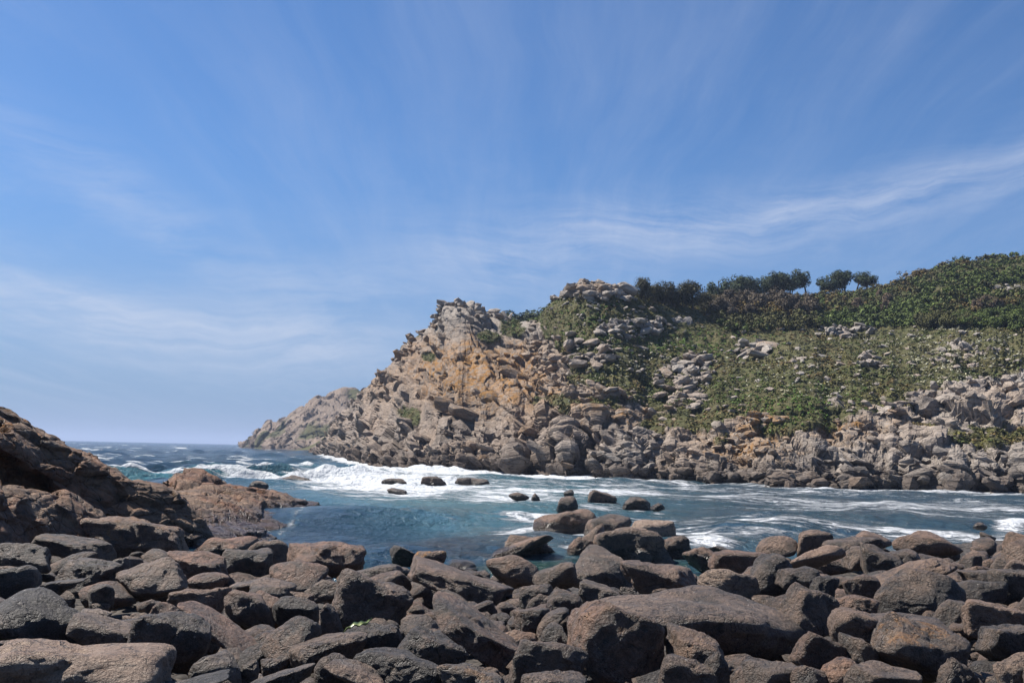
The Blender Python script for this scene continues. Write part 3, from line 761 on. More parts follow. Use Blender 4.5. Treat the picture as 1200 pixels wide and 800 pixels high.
def scatter_headland():
    nr, nc, _ = HG.shape
    P = HG.reshape(-1, 3); tt = np.repeat(HT[:, None], nc, 1).ravel()
    px, py = proj(P)
    vis = (tt > 1.0) & (tt < 6.15) & (px > 372) & (px < 1300)
    veg = HVEG.ravel(); lich = HLICH.ravel(); tone = HTONE.ravel(); red = HRED.ravel()
    r = np.random.default_rng(44)
    protos = []
    kinds = ['block', 'slab', 'block', 'wedge', 'slab', 'block', 'worn', 'slab', 'worn', 'block']
    for i, k in enumerate(kinds):
        V, Fc = rock_shape(900 + i, 2, k)
        V = V + 0.03 * np.stack([vnoise(V * 4, i), vnoise(V * 4, i + 9), vnoise(V * 4, i + 19)], 1)
        me = mesh_from('rock', V, Fc, False); me.materials.append(M_CLIFF_OBJ); protos.append((me, V, Fc))
    lowp = []
    for i, k in enumerate(kinds):
        V, Fc = rock_shape(900 + i, 1, k); lowp.append((V, Fc))
    items = []
    def pick(mask, cnt, smin, smax, dipped, flat=1.0, pale=0.0, sink=0.25, power=2.2):
        idx = np.nonzero(mask & vis)[0]
        if len(idx) == 0: return
        wgt = (P[idx, 1] / 200.0) ** 2; wgt /= wgt.sum()
        for j in r.choice(idx, cnt, p=wgt):
            s = smin + (smax - smin) * r.random() ** power
            items.append((j, s, dipped, flat, pale, sink))
    rocky = veg < 0.45
    pick(rocky & (px < 700), 330, 0.8, 4.4, 1, .8, 0.0, .38)
    pick(rocky & (px >= 700) & (py > 470), 380, 0.6, 2.8, 0.6, .9, 0.05, .35)
    pick(rocky & (py <= 470) & (px > 620), 420, 0.6, 2.4, 0.4, 1, 0.18)
    pick((px > 640) & (px < 745) & (py < 352) & (py > 330), 120, 1.0, 3.4, 0, 1, 0.12, 0.15)
    pick((px > 512) & (px < 600) & (py < 375), 90, 0.8, 3.2, 0.2, 1, 0.10, 0.15)
    pick((px > 440) & (px < 520) & (py < np.interp(px, RIDGE[:, 0], RIDGE[:, 1]) + 16), 60, 0.9, 2.8, 0.2, 1, 0.05, 0.15)
    # loose boulders on the heath
    pick((veg > 0.45) & (px > 620) & (py > 352), 900, 0.35, 1.7, 0, .8, 0.42, 0.2, 3.0)
    def clump(x, y, rx, ry, cnt, smin, smax, pale):
        m = ((px - x) / rx) ** 2 + ((py - y) / ry) ** 2 < 1
        pick(m, cnt, smin, smax, 0, .85, pale, 0.12, 1.6)
    clump(735, 385, 42, 12, 50, .8, 2.6, .3); clump(670, 415, 50, 22, 60, 1.0, 3.6, .2); clump(800, 450, 32, 34, 95, .8, 2.8, .2); clump(814, 428, 14, 10, 14, 1.6, 3.6, .15)
    clump(881, 412, 20, 9, 18, 1.4, 3.8, .2); clump(990, 390, 38, 7, 30, 1.0, 2.8, .25); clump(1018, 424, 11, 7, 10, 1.4, 3.2, .35); clump(940, 425, 18, 8, 10, .7, 1.8, .3)
    clump(895, 495, 22, 8, 16, 1.2, 2.6, .1); clump(870, 520, 40, 10, 40, .8, 2.2, .1); clump(1040, 480, 26, 8, 18, 1.0, 2.6, .3); clump(1110, 472, 50, 14, 46, 1.0, 3.4, -.15)
    clump(1190, 340, 25, 5, 14, .8, 2.2, .3); clump(1140, 415, 60, 22, 60, .3, 1.0, .4)
    # shore boulders at the foot
    shp = np.interp(px, SHORE[:, 0], SHORE[:, 1])
    pick((py > shp - 9) & (py < shp + 2) & (px > 700), 330, .7, 2.6, 0, 1, .12, .2, 1.8)
    pick((py > shp - 12) & (py < shp + 2) & (px > 400) & (px <= 700), 160, .8, 3.6, .8, 1, -.12, .25, 1.8)
    for (x, y, s) in ((545, 488, 6.6), (520, 478, 4.6), (575, 470, 4.2), (600, 440, 4.0), (640, 425, 3.8), (1090, 485, 4.5), (1110, 478, 4.0), (715, 520, 3.6), (480, 500, 4.5)):
        j = int(np.argmin((px - x) ** 2 + (py - y) ** 2 + np.where(vis, 0, 1e9))); items.append((j, s, 1, 1.1, -.05, .3))
    vals = []
    for (j, s, dipped, flat, pale, sink) in items:
        k = r.integers(len(kinds))
        app = s / P[j, 1]
        sc3 = s * np.array([r.uniform(1.0, 1.75), r.uniform(.75, 1.1), r.uniform(.42, .8) * flat])
        if r.random() < dipped:
            e = Euler((r.normal() * .25, math.radians(36) + r.normal() * .22, r.normal() * .35 + .2))
        else:
            e = Euler((r.normal() * .25, r.normal() * .28, r.random() * 6.28))
        pos = P[j] + HN.reshape(-1, 3)[j] * (sc3[2] * (0.5 - sink))
        col = (np.clip(tone[j] + pale + r.normal() * .12, .05, 1), np.clip(lich[j] * r.uniform(.4, 1.5) + (r.random() < .06) * .4, 0, 1), np.clip(red[j] + r.normal() * .15, 0, 1))
        vals.append((app, k, pos, e, sc3, col, veg[j]))
    vals.sort(key=lambda v: -v[0])
    for v in vals[:290]:
        o = link('rock', protos[v[1]][0], None, headland)
        o.location = v[2]; o.rotation_euler = v[3]; o.scale = v[4]; o.color = (*v[5], 1)
    Vs, Fs, Ts = [], [], []; base = 0
    for v in vals[290:]:
        V, Fc = lowp[v[1]]
        R = np.array(v[3].to_matrix())
        Vs.append((V * v[4]) @ R.T + v[2]); Fs.append(Fc + base); base += len(V)
        Ts.append(np.tile(np.array([v[5][0], v[5][1], 0.0, v[5][2]]), (len(V), 1)))
    me = mesh_from('scattered_rock', np.vstack(Vs), np.vstack(Fs), False); add_attr(me, 'tint', np.vstack(Ts))
    tag(link('scattered_rock', me, M_CLIFF, headland), kind='stuff')
scatter_headland()


# ------------------------------------------------------------------ left ledges (bedrock running into the sea)
def ledge(name, rows, parent, nu=220, nv=150, disp=1.0, seed=1, close=True):
    """rows: list of point lists (px, py, Y) from behind the crest, over it, to the foot"""
    C, G = patch([at(np.array(c)[:, 0], np.array(c)[:, 1], np.array(c)[:, 2]) for c in rows], nu, nv)
    N = grid_normals(G); N *= np.sign(np.sum(N * np.array([0.2, -0.6, 1.0]), axis=2))[..., None]
    P = G.reshape(-1, 3); Nf = N.reshape(-1, 3)
    R = rot_axis((0.1, 1, 0), math.radians(-28)) @ rot_axis((0, 0, 1), math.radians(-15))
    q = (P + .5 * np.stack([fbm(P * .35, 3, seed), fbm(P * .35, 3, seed + 1), fbm(P * .35, 3, seed + 2)], 1)) @ R
    b1, _ = blocks(q * np.array([.07, .20, .60]), seed + 10, .7, .22); b2, _ = blocks(q * np.array([.2, .6, 1.9]), seed + 20, .7, .25)
    d = .40 * b1 + .15 * b2 + .05 * fbm(P * 2.0, 4, seed + 5) + .22 * fbm(P * .3, 3, seed + 6)
    Q = P + Nf * (disp * d)[:, None]
    me = mesh_from(name, Q, grid_faces(nv, nu))
    return link(name, me, M_OUT, parent)

outcrop = tag(bpy.data.objects.new('rock_outcrop', None), 'long dark brown bedrock ridge sloping down into the sea beyond the boulder beach', 'rock outcrop')
COL.objects.link(outcrop)
crest = [(-260, 430, 33), (-60, 464, 34), (30, 500, 36.5), (70, 518, 38), (110, 540, 39.3), (150, 559, 40.6), (190, 575, 42), (225, 602, 43), (262, 642, 43.5)]
brow = [(-260, 480, 29.5), (-60, 500, 30.5), (12, 527, 34), (50, 549, 35.5), (95, 579, 37), (140, 600, 38.5), (180, 613, 39.8), (215, 627, 40.8), (250, 648, 41.5)]
shift = lambda row, dy, dY: [(x, y + dy, Y + dY) for (x, y, Y) in row]
mid_ = [((a[0] + b[0]) / 2, (a[1] + b[1]) / 2 - 3, (a[2] + b[2]) / 2) for a, b in zip(crest, brow)]
ledge('upper_ledge', [[(x, 655, Y + 8) for (x, y, Y) in crest], shift(crest, 8, 3.0), crest, mid_, brow, shift(brow, 12, .3), shift(brow, 26, 1.3),
                      [(x, y + 75 - .18 * max(x, 0), Y + 1.2) for (x, y, Y) in brow]], outcrop, 280, 190, .85, 3)
ledge('lower_ledge', [
    [(-260, 680, 33), (-60, 680, 34), (30, 680, 36), (80, 680, 37), (150, 680, 37)],
    [(-260, 560, 30), (-60, 568, 31), (40, 580, 33), (90, 594, 35), (148, 628, 36)],
    [(-260, 556, 27.5), (-60, 562, 28.5), (30, 574, 31), (85, 590, 33.5), (140, 620, 35)],
    [(-260, 590, 25), (-60, 596, 26), (18, 606, 29), (70, 616, 31.5), (132, 634, 33.8)],
    [(-260, 660, 23.5), (-60, 660, 24.5), (10, 655, 27.5), (60, 650, 30), (125, 652, 32.5)],
    [(-260, 720, 23), (-60, 710, 24), (10, 690, 27), (60, 680, 29.5), (125, 672, 32)]], outcrop, 160, 110, .75, 7)
ledge('sea_ledge', [
    [(120, 640, 74), (190, 640, 76), (250, 640, 78), (310, 630, 78), (378, 602, 76)],
    [(140, 610, 66), (188, 576, 68), (228, 565, 69), (300, 575, 71), (376, 594, 72)],
    [(150, 605, 58), (196, 570, 60), (236, 563, 62), (302, 572, 65), (372, 590, 68.5)],
    [(150, 612, 51), (196, 582, 54), (240, 579, 56), (300, 585, 61), (366, 592, 67)],
    [(160, 605, 47), (205, 600, 49), (246, 605, 50), (292, 607, 54), (352, 597, 64)],
    [(180, 640, 43), (228, 640, 43.5), (258, 634, 44), (290, 618, 50), (342, 605, 60)],
    [(190, 665, 41), (232, 665, 41.5), (262, 660, 42), (296, 640, 46), (345, 620, 56)]], outcrop, 240, 150, .85, 13)
ledge('crag', [
    [(186, 590, 66), (205, 590, 67), (230, 590, 68), (262, 590, 68)],
    [(194, 564, 63), (206, 555, 64), (236, 558, 65), (275, 572, 66)],
    [(196, 563, 61), (206, 554, 62), (236, 556, 63), (272, 570, 65)],
    [(194, 572, 58), (206, 570, 59), (230, 571, 60), (258, 575, 63)],
    [(192, 590, 57), (206, 588, 58), (230, 588, 59), (258, 588, 62)]], outcrop, 80, 60, .8, 19)


# ------------------------------------------------------------------ boulder beach
def shore_Y(x_over_y):
    px = 600 + x_over_y * F
    return np.interp(px, [-200, 120, 225, 262, 450, 600, 700, 850, 905, 960, 1050, 1200, 1500], [46, 44, 41, 36.5, 35.5, 36.5, 37, 38.5, 43, 48, 51, 60, 75])
def ground(x, y):
    s = shore_Y(x / np.maximum(y, 1)) - y
    return np.where(s > 0, 1.45 * (1 - np.exp(-np.maximum(s, 0) / 17.0)), 0.07 * np.minimum(s, 0)) - 0.12
def build_bed():
    xs = np.linspace(-34, 46, 280); ys = np.linspace(2.5, 82, 280)
    X, Y = np.meshgrid(xs, ys); x = X.ravel(); y = Y.ravel(); P = np.stack([x, y, x * 0], 1)
    z = ground(x, y) + .10 * fbm(P * 1.3, 4, 3) - .50
    tag(link('beach_bed', mesh_from('beach_bed', np.stack([x, y, z], 1), grid_faces(280, 280)), M_BED), kind='structure')
build_bed()

def pile_point(px, py, lift=0.30):
    d = ray(px, py)
    Ys = np.linspace(5.5, 80, 3000)
    p = d[None, :] * (Ys / d[1])[:, None] + np.array([0, 0, EYE])
    g = ground(p[:, 0], p[:, 1]) + lift
    hit = np.nonzero(p[:, 2] < g)[0]
    i = hit[0] if len(hit) else len(Ys) - 1
    return p[i]

# (centre px, centre py, width, height, tilt, kind, tone, redness, lichen, speckle, label)
B = [
 (162, 632, 114, 48, 4, 'block', .55, .45, .35, .2, 'large angular brown boulder with orange lichen on its crest, under the bedrock ridge'),
 (82, 640, 92, 24, 3, 'slab', .40, .1, .1, .2, 'flat grey slab lying against the large angular boulder with orange-lichened crest'),
 (32, 656, 76, 38, -3, 'worn', .42, .1, 0, .2, 'cracked grey boulder at the foot of the reddish bedrock ledge'),
 (12, 682, 64, 46, 5, 'round', .22, .0, 0, .4, 'very dark rounded boulder below the cracked grey one by the bedrock'),
 (105, 673, 68, 38, -6, 'block', .40, .15, 0, .2, 'square-edged boulder with a flat top and deep black front face'),
 (68, 686, 62, 30, -22, 'wedge', .38, .1, 0, .2, 'wedge-shaped grey stone leaning on the square-edged flat-topped boulder'),
 (117, 694, 32, 18, 0, 'round', .45, 0, 0, .5, 'small pale grey stone in the dark hollow before the square-edged boulder'),
 (141, 662, 18, 17, 0, 'round', .45, .1, 0, .1, 'small round cobble balanced between two big boulders'),
 (175, 680, 84, 48, 4, 'worn', .55, .2, 0, .3, 'rounded grey-brown boulder with ragged horizontal cracks across its front'),
 (38, 736, 122, 86, 14, 'round', .26, 0, 0, .9, 'big rough charcoal boulder with a split across it'),
 (128, 742, 80, 44, 18, 'slab', .66, .1, 0, .2, 'pale smooth sloping slab beside the rough charcoal boulder'),
 (85, 786, 200, 72, 5, 'slab', .82, .25, 0, .3, 'broad pale tan boulder with dark blotches and a flat top'),
 (203, 754, 84, 62, 2, 'worn', .36, .35, .05, .7, 'dark grey boulder with a rust-brown rim on top'),
 (187, 718, 42, 32, -25, 'wedge', .52, .5, 0, .2, 'small brown wedge-shaped stone poking up behind the rust-rimmed boulder'),
 (112, 721, 34, 14, 6, 'slab', .70, .05, 0, .3, 'thin pale flat stone in the gap behind the smooth sloping slab'),
 (235, 706, 70, 34, -6, 'worn', .66, .3, 0, .3, 'tan rounded boulder with a pale vein on top'),
 (232, 664, 68, 32, 6, 'worn', .50, .75, 0, .1, 'reddish low boulder next to the ragged-cracked boulder'),
 (262, 643, 66, 24, 0, 'round', .62, .8, 0, .1, 'smooth reddish-tan hump of rock at the waterline end of the bedrock ridge'),
 (318, 652, 60, 40, 8, 'round', .52, .2, 0, .1, 'smooth grey-brown boulder standing against the open water'),
 (290, 664, 56, 38, -4, 'block', .38, .15, 0, .2, 'square boulder whose broken front face is black with shade'),
 (244, 682, 44, 24, -8, 'round', .62, .5, 0, .1, 'tan egg-shaped stone below the reddish low boulder'),
 (285, 686, 44, 16, -14, 'slab', .55, .05, 0, .2, 'thin grey tilted flake under the black-fronted square boulder'),
 (384, 658, 88, 34, 2, 'block', .55, .65, .1, .2, 'flat-topped reddish block at the edge of the blue water'),
 (352, 672, 68, 30, -4, 'round', .50, .6, 0, .1, 'rounded reddish boulder in front of the flat-topped reddish block'),
 (385, 687, 58, 32, -14, 'wedge', .40, .2, 0, .2, 'sharp-edged boulder with dark overhanging side below the reddish block'),
 (318, 693, 54, 24, 4, 'round', .50, .15, 0, .1, 'low smooth grey boulder behind the pitted one'),
 (293, 714, 58, 42, 8, 'worn', .54, .45, 0, .2, 'pitted round-shouldered brown boulder with a rod-like stone beside it'),
 (317, 709, 46, 18, 43, 'round', .66, .55, 0, .1, 'long tan rod-like stone leaning on the pitted boulder'),
 (349, 714, 52, 32, 12, 'worn', .34, .3, .05, .2, 'dark brown knobbly boulder beside the rod-like stone'),
 (357, 698, 32, 18, 20, 'wedge', .55, .35, 0, .1, 'small pointed light brown stone above the knobbly dark boulder'),
 (258, 737, 80, 36, 31, 'round', .60, .65, 0, .3, 'long reddish cigar-shaped boulder tilted toward the hollow'),
 (342, 750, 70, 50, -8, 'round', .42, .3, 0, .1, 'smooth dark chocolate boulder with a lighter worn bulge'),
 (386, 757, 86, 38, -14, 'slab', .42, .15, 0, .3, 'dark curved slab like an upturned boat'),
 (389, 719, 24, 20, 0, 'wedge', .45, .5, 0, .1, 'small dark red pointed stone behind the boat-like slab'),
 (253, 789, 56, 38, 0, 'round', .44, .05, 0, .4, 'grey dome-shaped boulder below the cigar-shaped one'),
 (226, 803, 80, 26, -14, 'slab', .26, 0, 0, .5, 'blackish low slab under the grey dome-shaped boulder'),
 (292, 785, 25, 21, 0, 'round', .42, .2, 0, .1, 'round fist-like cobble beside the grey dome-shaped boulder'),
 (317, 779, 24, 12, 0, 'round', .45, .2, 0, .1, 'small flat cobble near the round fist-like cobble'),
 (325, 797, 90, 34, -16, 'slab', .38, .1, 0, .3, 'long dark slab rising out of the deep hollow'),
 (390, 790, 44, 42, 4, 'round', .40, .2, 0, .1, 'smooth upright dark boulder beside the white-flecked one'),
 (432, 794, 80, 42, 24, 'worn', .60, .25, 0, 1.0, 'coarse boulder crusted with white barnacles'),
 (443, 702, 88, 58, 5, 'worn', .46, .35, 0, .5, 'bulky rough brown boulder with a lumpy overhanging front'),
 (445, 670, 58, 24, -12, 'slab', .48, .1, 0, .3, 'grey tilted slab behind the bulky rough brown boulder'),
 (473, 651, 38, 24, 8, 'worn', .28, .3, .1, .2, 'isolated dark lump of rock standing in the edge of the water'),
 (535, 682, 124, 58, 17, 'block', .54, .35, 0, .6, 'long arrowhead-shaped boulder jutting up over the water'),
 (503, 662, 46, 34, -6, 'worn', .50, .4, 1.0, .2, 'boulder head thickly coated with orange lichen beside the arrowhead-shaped boulder'),
 (558, 742, 104, 66, 32, 'block', .44, .50, .08, .8, 'steeply tilted rectangular brown boulder flecked with white'),
 (505, 770, 72, 62, 4, 'worn', .34, .35, 0, .3, 'dark knuckle-shaped boulder with two worn pale faces'),
 (440, 744, 76, 38, 10, 'slab', .30, .05, .1, .3, 'flat blackish rock under the kelp frond'),
 (468, 786, 96, 48, 10, 'slab', .26, .0, .05, .4, 'wide flat blackish slab under the knuckle-shaped boulder'),
 (556, 796, 80, 36, 8, 'slab', .32, .0, .25, .6, 'dark slab patched with yellowish lichen below the tilted rectangular boulder'),
 (598, 647, 88, 34, -24, 'worn', .58, .35, .05, .1, 'long tan boulder tilted up behind the smooth tan one'),
 (602, 670, 58, 38, -8, 'round', .62, .35, 0, .1, 'smooth tan boulder with curved hollows beside the arrowhead-shaped boulder'),
 (452, 684, 54, 24, 0, 'round', .50, .4, 0, .2, 'smooth brown hump resting on the bulky rough boulder'),
 (628, 700, 38, 26, -6, 'block', .40, .2, 0, .2, 'small blocky stone in the heap below the smooth tan boulder'),
 (626, 724, 42, 28, -10, 'worn', .40, .3, 0, .2, 'brown stone low in the heap beside the tilted rectangular boulder'),
 (641, 775, 90, 52, 5, 'block', .44, .3, 0, .4, 'dark square-shouldered block before the tall split boulder'),
 (655, 677, 54, 42, -22, 'worn', .52, .15, 0, .5, 'boulder with a pale rounded top edge and a dark hollow side'),
 (702, 672, 80, 52, 4, 'round', .46, .1, 0, 1.0, 'big dome-shaped boulder splashed with white on its back'),
 (772, 679, 96, 44, 8, 'worn', .58, .35, 0, .4, 'wide brown boulder with ledges like folds along its front'),
 (701, 698, 50, 32, 10, 'block', .46, .05, 0, .2, 'angular grey stone below the white-splashed dome'),
 (737, 696, 22, 15, 0, 'block', .44, .2, 0, .2, 'small cube-like stone under the fold-ledged brown boulder'),
 (634, 702, 42, 24, -15, 'wedge', .40, .2, 0, .2, 'pointed dark stone leaning in the heap'),
 (663, 707, 38, 24, 0, 'worn', .42, .2, 0, .1, 'smooth dark stone behind the tall split boulder'),
 (630, 718, 36, 20, -12, 'worn', .46, .4, 0, .1, 'low brown stone in the middle of the heap'),
 (644, 727, 42, 28, -32, 'slab', .40, .2, 0, .1, 'steep split flake standing in the heap'),
 (652, 749, 38, 28, 0, 'worn', .36, .1, 0, .2, 'dark stone wedged beside the tall split boulder'),
 (725, 760, 120, 100, 6, 'block', .48, .55, .15, 1.0, 'tall split boulder, rusty brown and white-flecked, with a broken dark face'),
 (828, 734, 236, 88, 6, 'round', .50, .15, 0, .8, 'huge smooth grey-brown boulder like a whale back'),
 (820, 763, 70, 46, 5, 'worn', .52, .35, 0, .4, 'boulder with a pale streak down its front below the huge smooth one'),
 (806, 790, 60, 36, 0, 'worn', .46, .25, 0, .5, 'squat boulder under the pale-streaked one'),
 (650, 804, 70, 26, 3, 'slab', .42, .2, 0, .3, 'low slab at the foot of the dark square-shouldered block'),
 (842, 790, 28, 42, 0, 'worn', .46, .3, 0, .2, 'narrow upright stone propped under the huge smooth boulder'),
 (853, 687, 72, 34, 4, 'round', .74, .05, 0, .3, 'light grey smooth boulder with a split lip behind the huge one'),
 (864, 660, 56, 30, 4, 'slab', .54, .55, 0, .1, 'layered brown boulder at the water beside green shallows'),
 (910, 643, 50, 30, -10, 'round', .58, .3, 0, .1, 'smooth domed boulder above the waterline next to the layered one'),
 (952, 638, 42, 38, 10, 'worn', .60, .2, 0, .2, 'knobbly boulder standing highest behind the pale egg-shaped boulder'),
 (953, 657, 70, 38, 4, 'round', .80, .35, 0, .4, 'pale egg-shaped boulder, smooth and well rounded'),
 (905, 677, 58, 52, 4, 'round', .32, .05, 0, .3, 'dark rounded boulder next to the pale egg-shaped one'),
 (938, 678, 48, 30, 8, 'worn', .30, .2, 0, .2, 'dark broken boulder under the pale egg-shaped one'),
 (938, 718, 86, 76, -22, 'wedge', .46, .25, .05, .3, 'big dark wedge-shaped boulder with one lit face and a black side'),
 (967, 692, 36, 34, 10, 'block', .26, .1, 0, .2, 'blackish stone behind the big dark wedge-shaped boulder'),
 (1000, 640, 60, 24, -6, 'slab', .44, .2, 0, .1, 'long low boulder with undercut edge at the far waterline'),
 (1022, 633, 44, 20, 2, 'round', .58, .3, 0, .1, 'rounded tan boulder behind the undercut long one'),
 (1010, 652, 44, 24, -6, 'worn', .46, .15, 0, .4, 'grey speckled boulder between the undercut one and the upright fin'),
 (1031, 657, 46, 46, -38, 'wedge', .50, .1, 0, .2, 'upright fin-like grey boulder leaning over'),
 (1085, 638, 66, 27, 2, 'round', .62, .35, 0, .1, 'broad domed tan boulder with a darker base at the waterline'),
 (1062, 656, 42, 26, -8, 'round', .52, .2, 0, .1, 'rounded boulder between the fin-like one and the domed tan one'),
 (1075, 699, 98, 58, 2, 'round', .36, .1, 0, .8, 'big round dark boulder, smooth like a seal'),
 (1064, 677, 104, 56, -22, 'worn', .60, .2, 0, .2, 'boulder with pale edges rising behind the big round dark one'),
 (1141, 690, 66, 24, 2, 'slab', .44, 0, 0, .9, 'flat-topped speckled grey slab beside the big round dark boulder'),
 (1192, 688, 56, 32, 3, 'block', .44, .05, 0, .4, 'square grey block next to the speckled slab'),
 (1114, 711, 46, 30, -22, 'wedge', .42, .1, 0, .3, 'dark splinter of rock tilted beside the big round dark boulder'),
 (1170, 727, 70, 40, 4, 'block', .72, .3, .05, .4, 'pale tan block with a flat top above the dark square one'),
 (1182, 757, 62, 46, 2, 'block', .30, .05, 0, .3, 'dark square block under the pale tan one'),
 (1080, 768, 104, 76, 10, 'worn', .46, .1, .45, .8, 'large grey boulder with a patch of bright orange lichen on its face'),
 (1060, 736, 106, 26, 2, 'slab', .46, .15, 0, .4, 'long flat slab lying above the orange-patched boulder'),
 (1120, 788, 44, 40, -12, 'wedge', .42, .15, 0, .3, 'pointed stone leaning on the orange-patched boulder'),
 (984, 790, 44, 32, 0, 'round', .62, .5, 0, .2, 'tan rounded cobble in front of the jumbled stones'),
 (1033, 798, 72, 32, 3, 'slab', .50, .1, 0, .9, 'white-flecked flat stone before the orange-patched boulder'),
 (1186, 791, 46, 42, -8, 'block', .64, .1, 0, .3, 'pale grey upright block under the dark square one'),
 (1002, 735, 58, 36, 6, 'slab', .60, .25, 0, .2, 'tan flat slab beyond the black side of the big wedge'),
 (1005, 710, 46, 24, 4, 'worn', .46, .45, 0, .1, 'reddish low stone beside the tan flat slab'),
 (1010, 685, 42, 24, -6, 'worn', .48, .4, 0, .1, 'brown stone beneath the fin-like grey boulder'),
 (1150, 677, 46, 16, 2, 'slab', .46, .15, 0, .2, 'thin brown ledge stone behind the speckled slab'),
 (1172, 662, 27, 22, -14, 'wedge', .52, .1, 0, .1, 'pointed grey stone among small rubble near the far waterline'),
 (1190, 667, 28, 18, 0, 'round', .74, .2, 0, .1, 'small pale rounded stone among the far rubble'),
 (1141, 660, 24, 20, 6, 'block', .38, .1, 0, .1, 'small dark cube of rock by the far rubble'),
 (1192, 634, 36, 22, -6, 'round', .60, .3, 0, .1, 'rounded tan boulder high on the far end of the beach'),
 (908, 790, 62, 24, 3, 'slab', .48, .1, 0, .3, 'flat grey stone in the shade of the huge smooth boulder'),
 (948, 792, 44, 26, 6, 'worn', .46, .2, 0, .2, 'jagged grey stone next to the tan rounded cobble'),
 (962, 762, 60, 44, 14, 'block', .46, .45, 0, .2, 'brown block in the jumble under the big dark wedge'),
 (1012, 766, 52, 42, 6, 'block', .48, .15, 0, .2, 'broken stepped stone in the jumble beside the brown block'),
]
gx0, gy0, gs = -34.0, 5.0, 0.08
GX = np.arange(gx0, 46, gs); GY = np.arange(gy0, 66, gs)
HGT = ground(*[a.astype(float) for a in np.meshgrid(GX, GY)]) - .2
def stamp(p, rx, ry, top, bot):
    i0, i1 = np.searchsorted(GX, (p[0] - rx, p[0] + rx)); j0, j1 = np.searchsorted(GY, (p[1] - ry, p[1] + ry))
    if i1 <= i0 or j1 <= j0: return
    X, Y = np.meshgrid(GX[i0:i1], GY[j0:j1])
    q = 1 - ((X - p[0]) / rx) ** 2 - ((Y - p[1]) / ry) ** 2
    hz = np.where(q > 0, bot + (top - bot) * np.sqrt(np.maximum(q, 0)) ** .6, -9)
    HGT[j0:j1, i0:i1] = np.maximum(HGT[j0:j1, i0:i1], hz)

def place(name, p, w, d, h, tilt, kind, seed, sub, rough, crack, color, rz=0.0, base=None):
    V, Fc = rock_shape(seed, sub, kind)
    V = V * np.array([w, d, h])
    V = rock_detail(V, (w * d * h) ** (1 / 3), seed, rough, crack)
    R = rot_axis((0, 1, 0), math.radians(tilt)) @ rot_axis((0, 0, 1), rz)
    V = V @ R.T
    if base is not None:                      # let the foot reach the ground it rests on
        f = np.clip((p[2] - base) / max(-V[:, 2].min(), .01), 1.0, 2.6); V[:, 2] = np.where(V[:, 2] < 0, V[:, 2] * f, V[:, 2])
    me = mesh_from(name, V, Fc); o = link(name, me, M_BOULDER)
    o.location = p; o.color = color
    return o, V

ROUGH = {'round': .55, 'worn': 1.0, 'block': 1.1, 'slab': .9, 'wedge': 1.1}
for i, (cx, cyy, w_, h_, tilt, kind, tone, red, lich, spk, lab) in enumerate(B):
    p = pile_point(cx, cyy)
    k = p[1] / F
    c, s = abs(math.cos(math.radians(tilt))), abs(math.sin(math.radians(tilt)))
    W, H = w_ * k, h_ * k                      # image extents of the tilted stone
    if tilt and (c * c - s * s) > 0.25:
        w2 = max((W * c - H * s) / (c * c - s * s), 0.55 * W); h2 = max((H * c - W * s) / (c * c - s * s), 0.42 * H)
    else:
        w2, h2 = W, H
    r = random.Random(i * 13 + 5)
    dep = w2 * r.uniform(.70, .92) if w_ / h_ > 1.6 else w2 * r.uniform(.85, 1.05)
    sub = 5 if w_ > 66 else 4
    o, V = place('boulder', p, w2 * 1.06, dep, h2 * 1.18, tilt, kind, 100 + i, sub, ROUGH[kind], .5 if r.random() < .35 else 0, (tone, red, lich, spk), rz=r.uniform(-.35, .35), base=float(ground(np.array(p[0]), np.array(p[1]))) - .12)
    tag(o, lab, 'boulder', 'boulders heaped along the shore')
    stamp(p, w2 * .5, dep * .5, p[2] + V[:, 2].max(), p[2])
for i, (cx, by, w_, h_, kind, tone, red, spk, lab) in enumerate(WR):
    q = sea_point(np.array(float(cx)), np.array(float(by)))
    k = q[1] / F; w2, h2 = w_ * k, h_ * k
    dep = max(w2 * .6, min(1.2, w2))
    sub = 4 if w_ > 26 else 3
    p = q + np.array([0, dep * .42, -h2 * .12])
    tl = 0.0
    if kind == 'wedge': kind, tl = 'worn', -16.0 if i % 2 else 14.0
    elif kind == 'slab' and h_ < 9: kind = 'round'
    if kind == 'worn' and h_ < 9: kind = 'round'
    o, V = place('sea_rock', p, w2 * 1.12, dep, h2 * 1.9, tl, kind, 500 + i, sub, 1.3, 0, (tone, red, 0, spk))
    tag(o, lab, 'rock', 'rocks standing in the water')

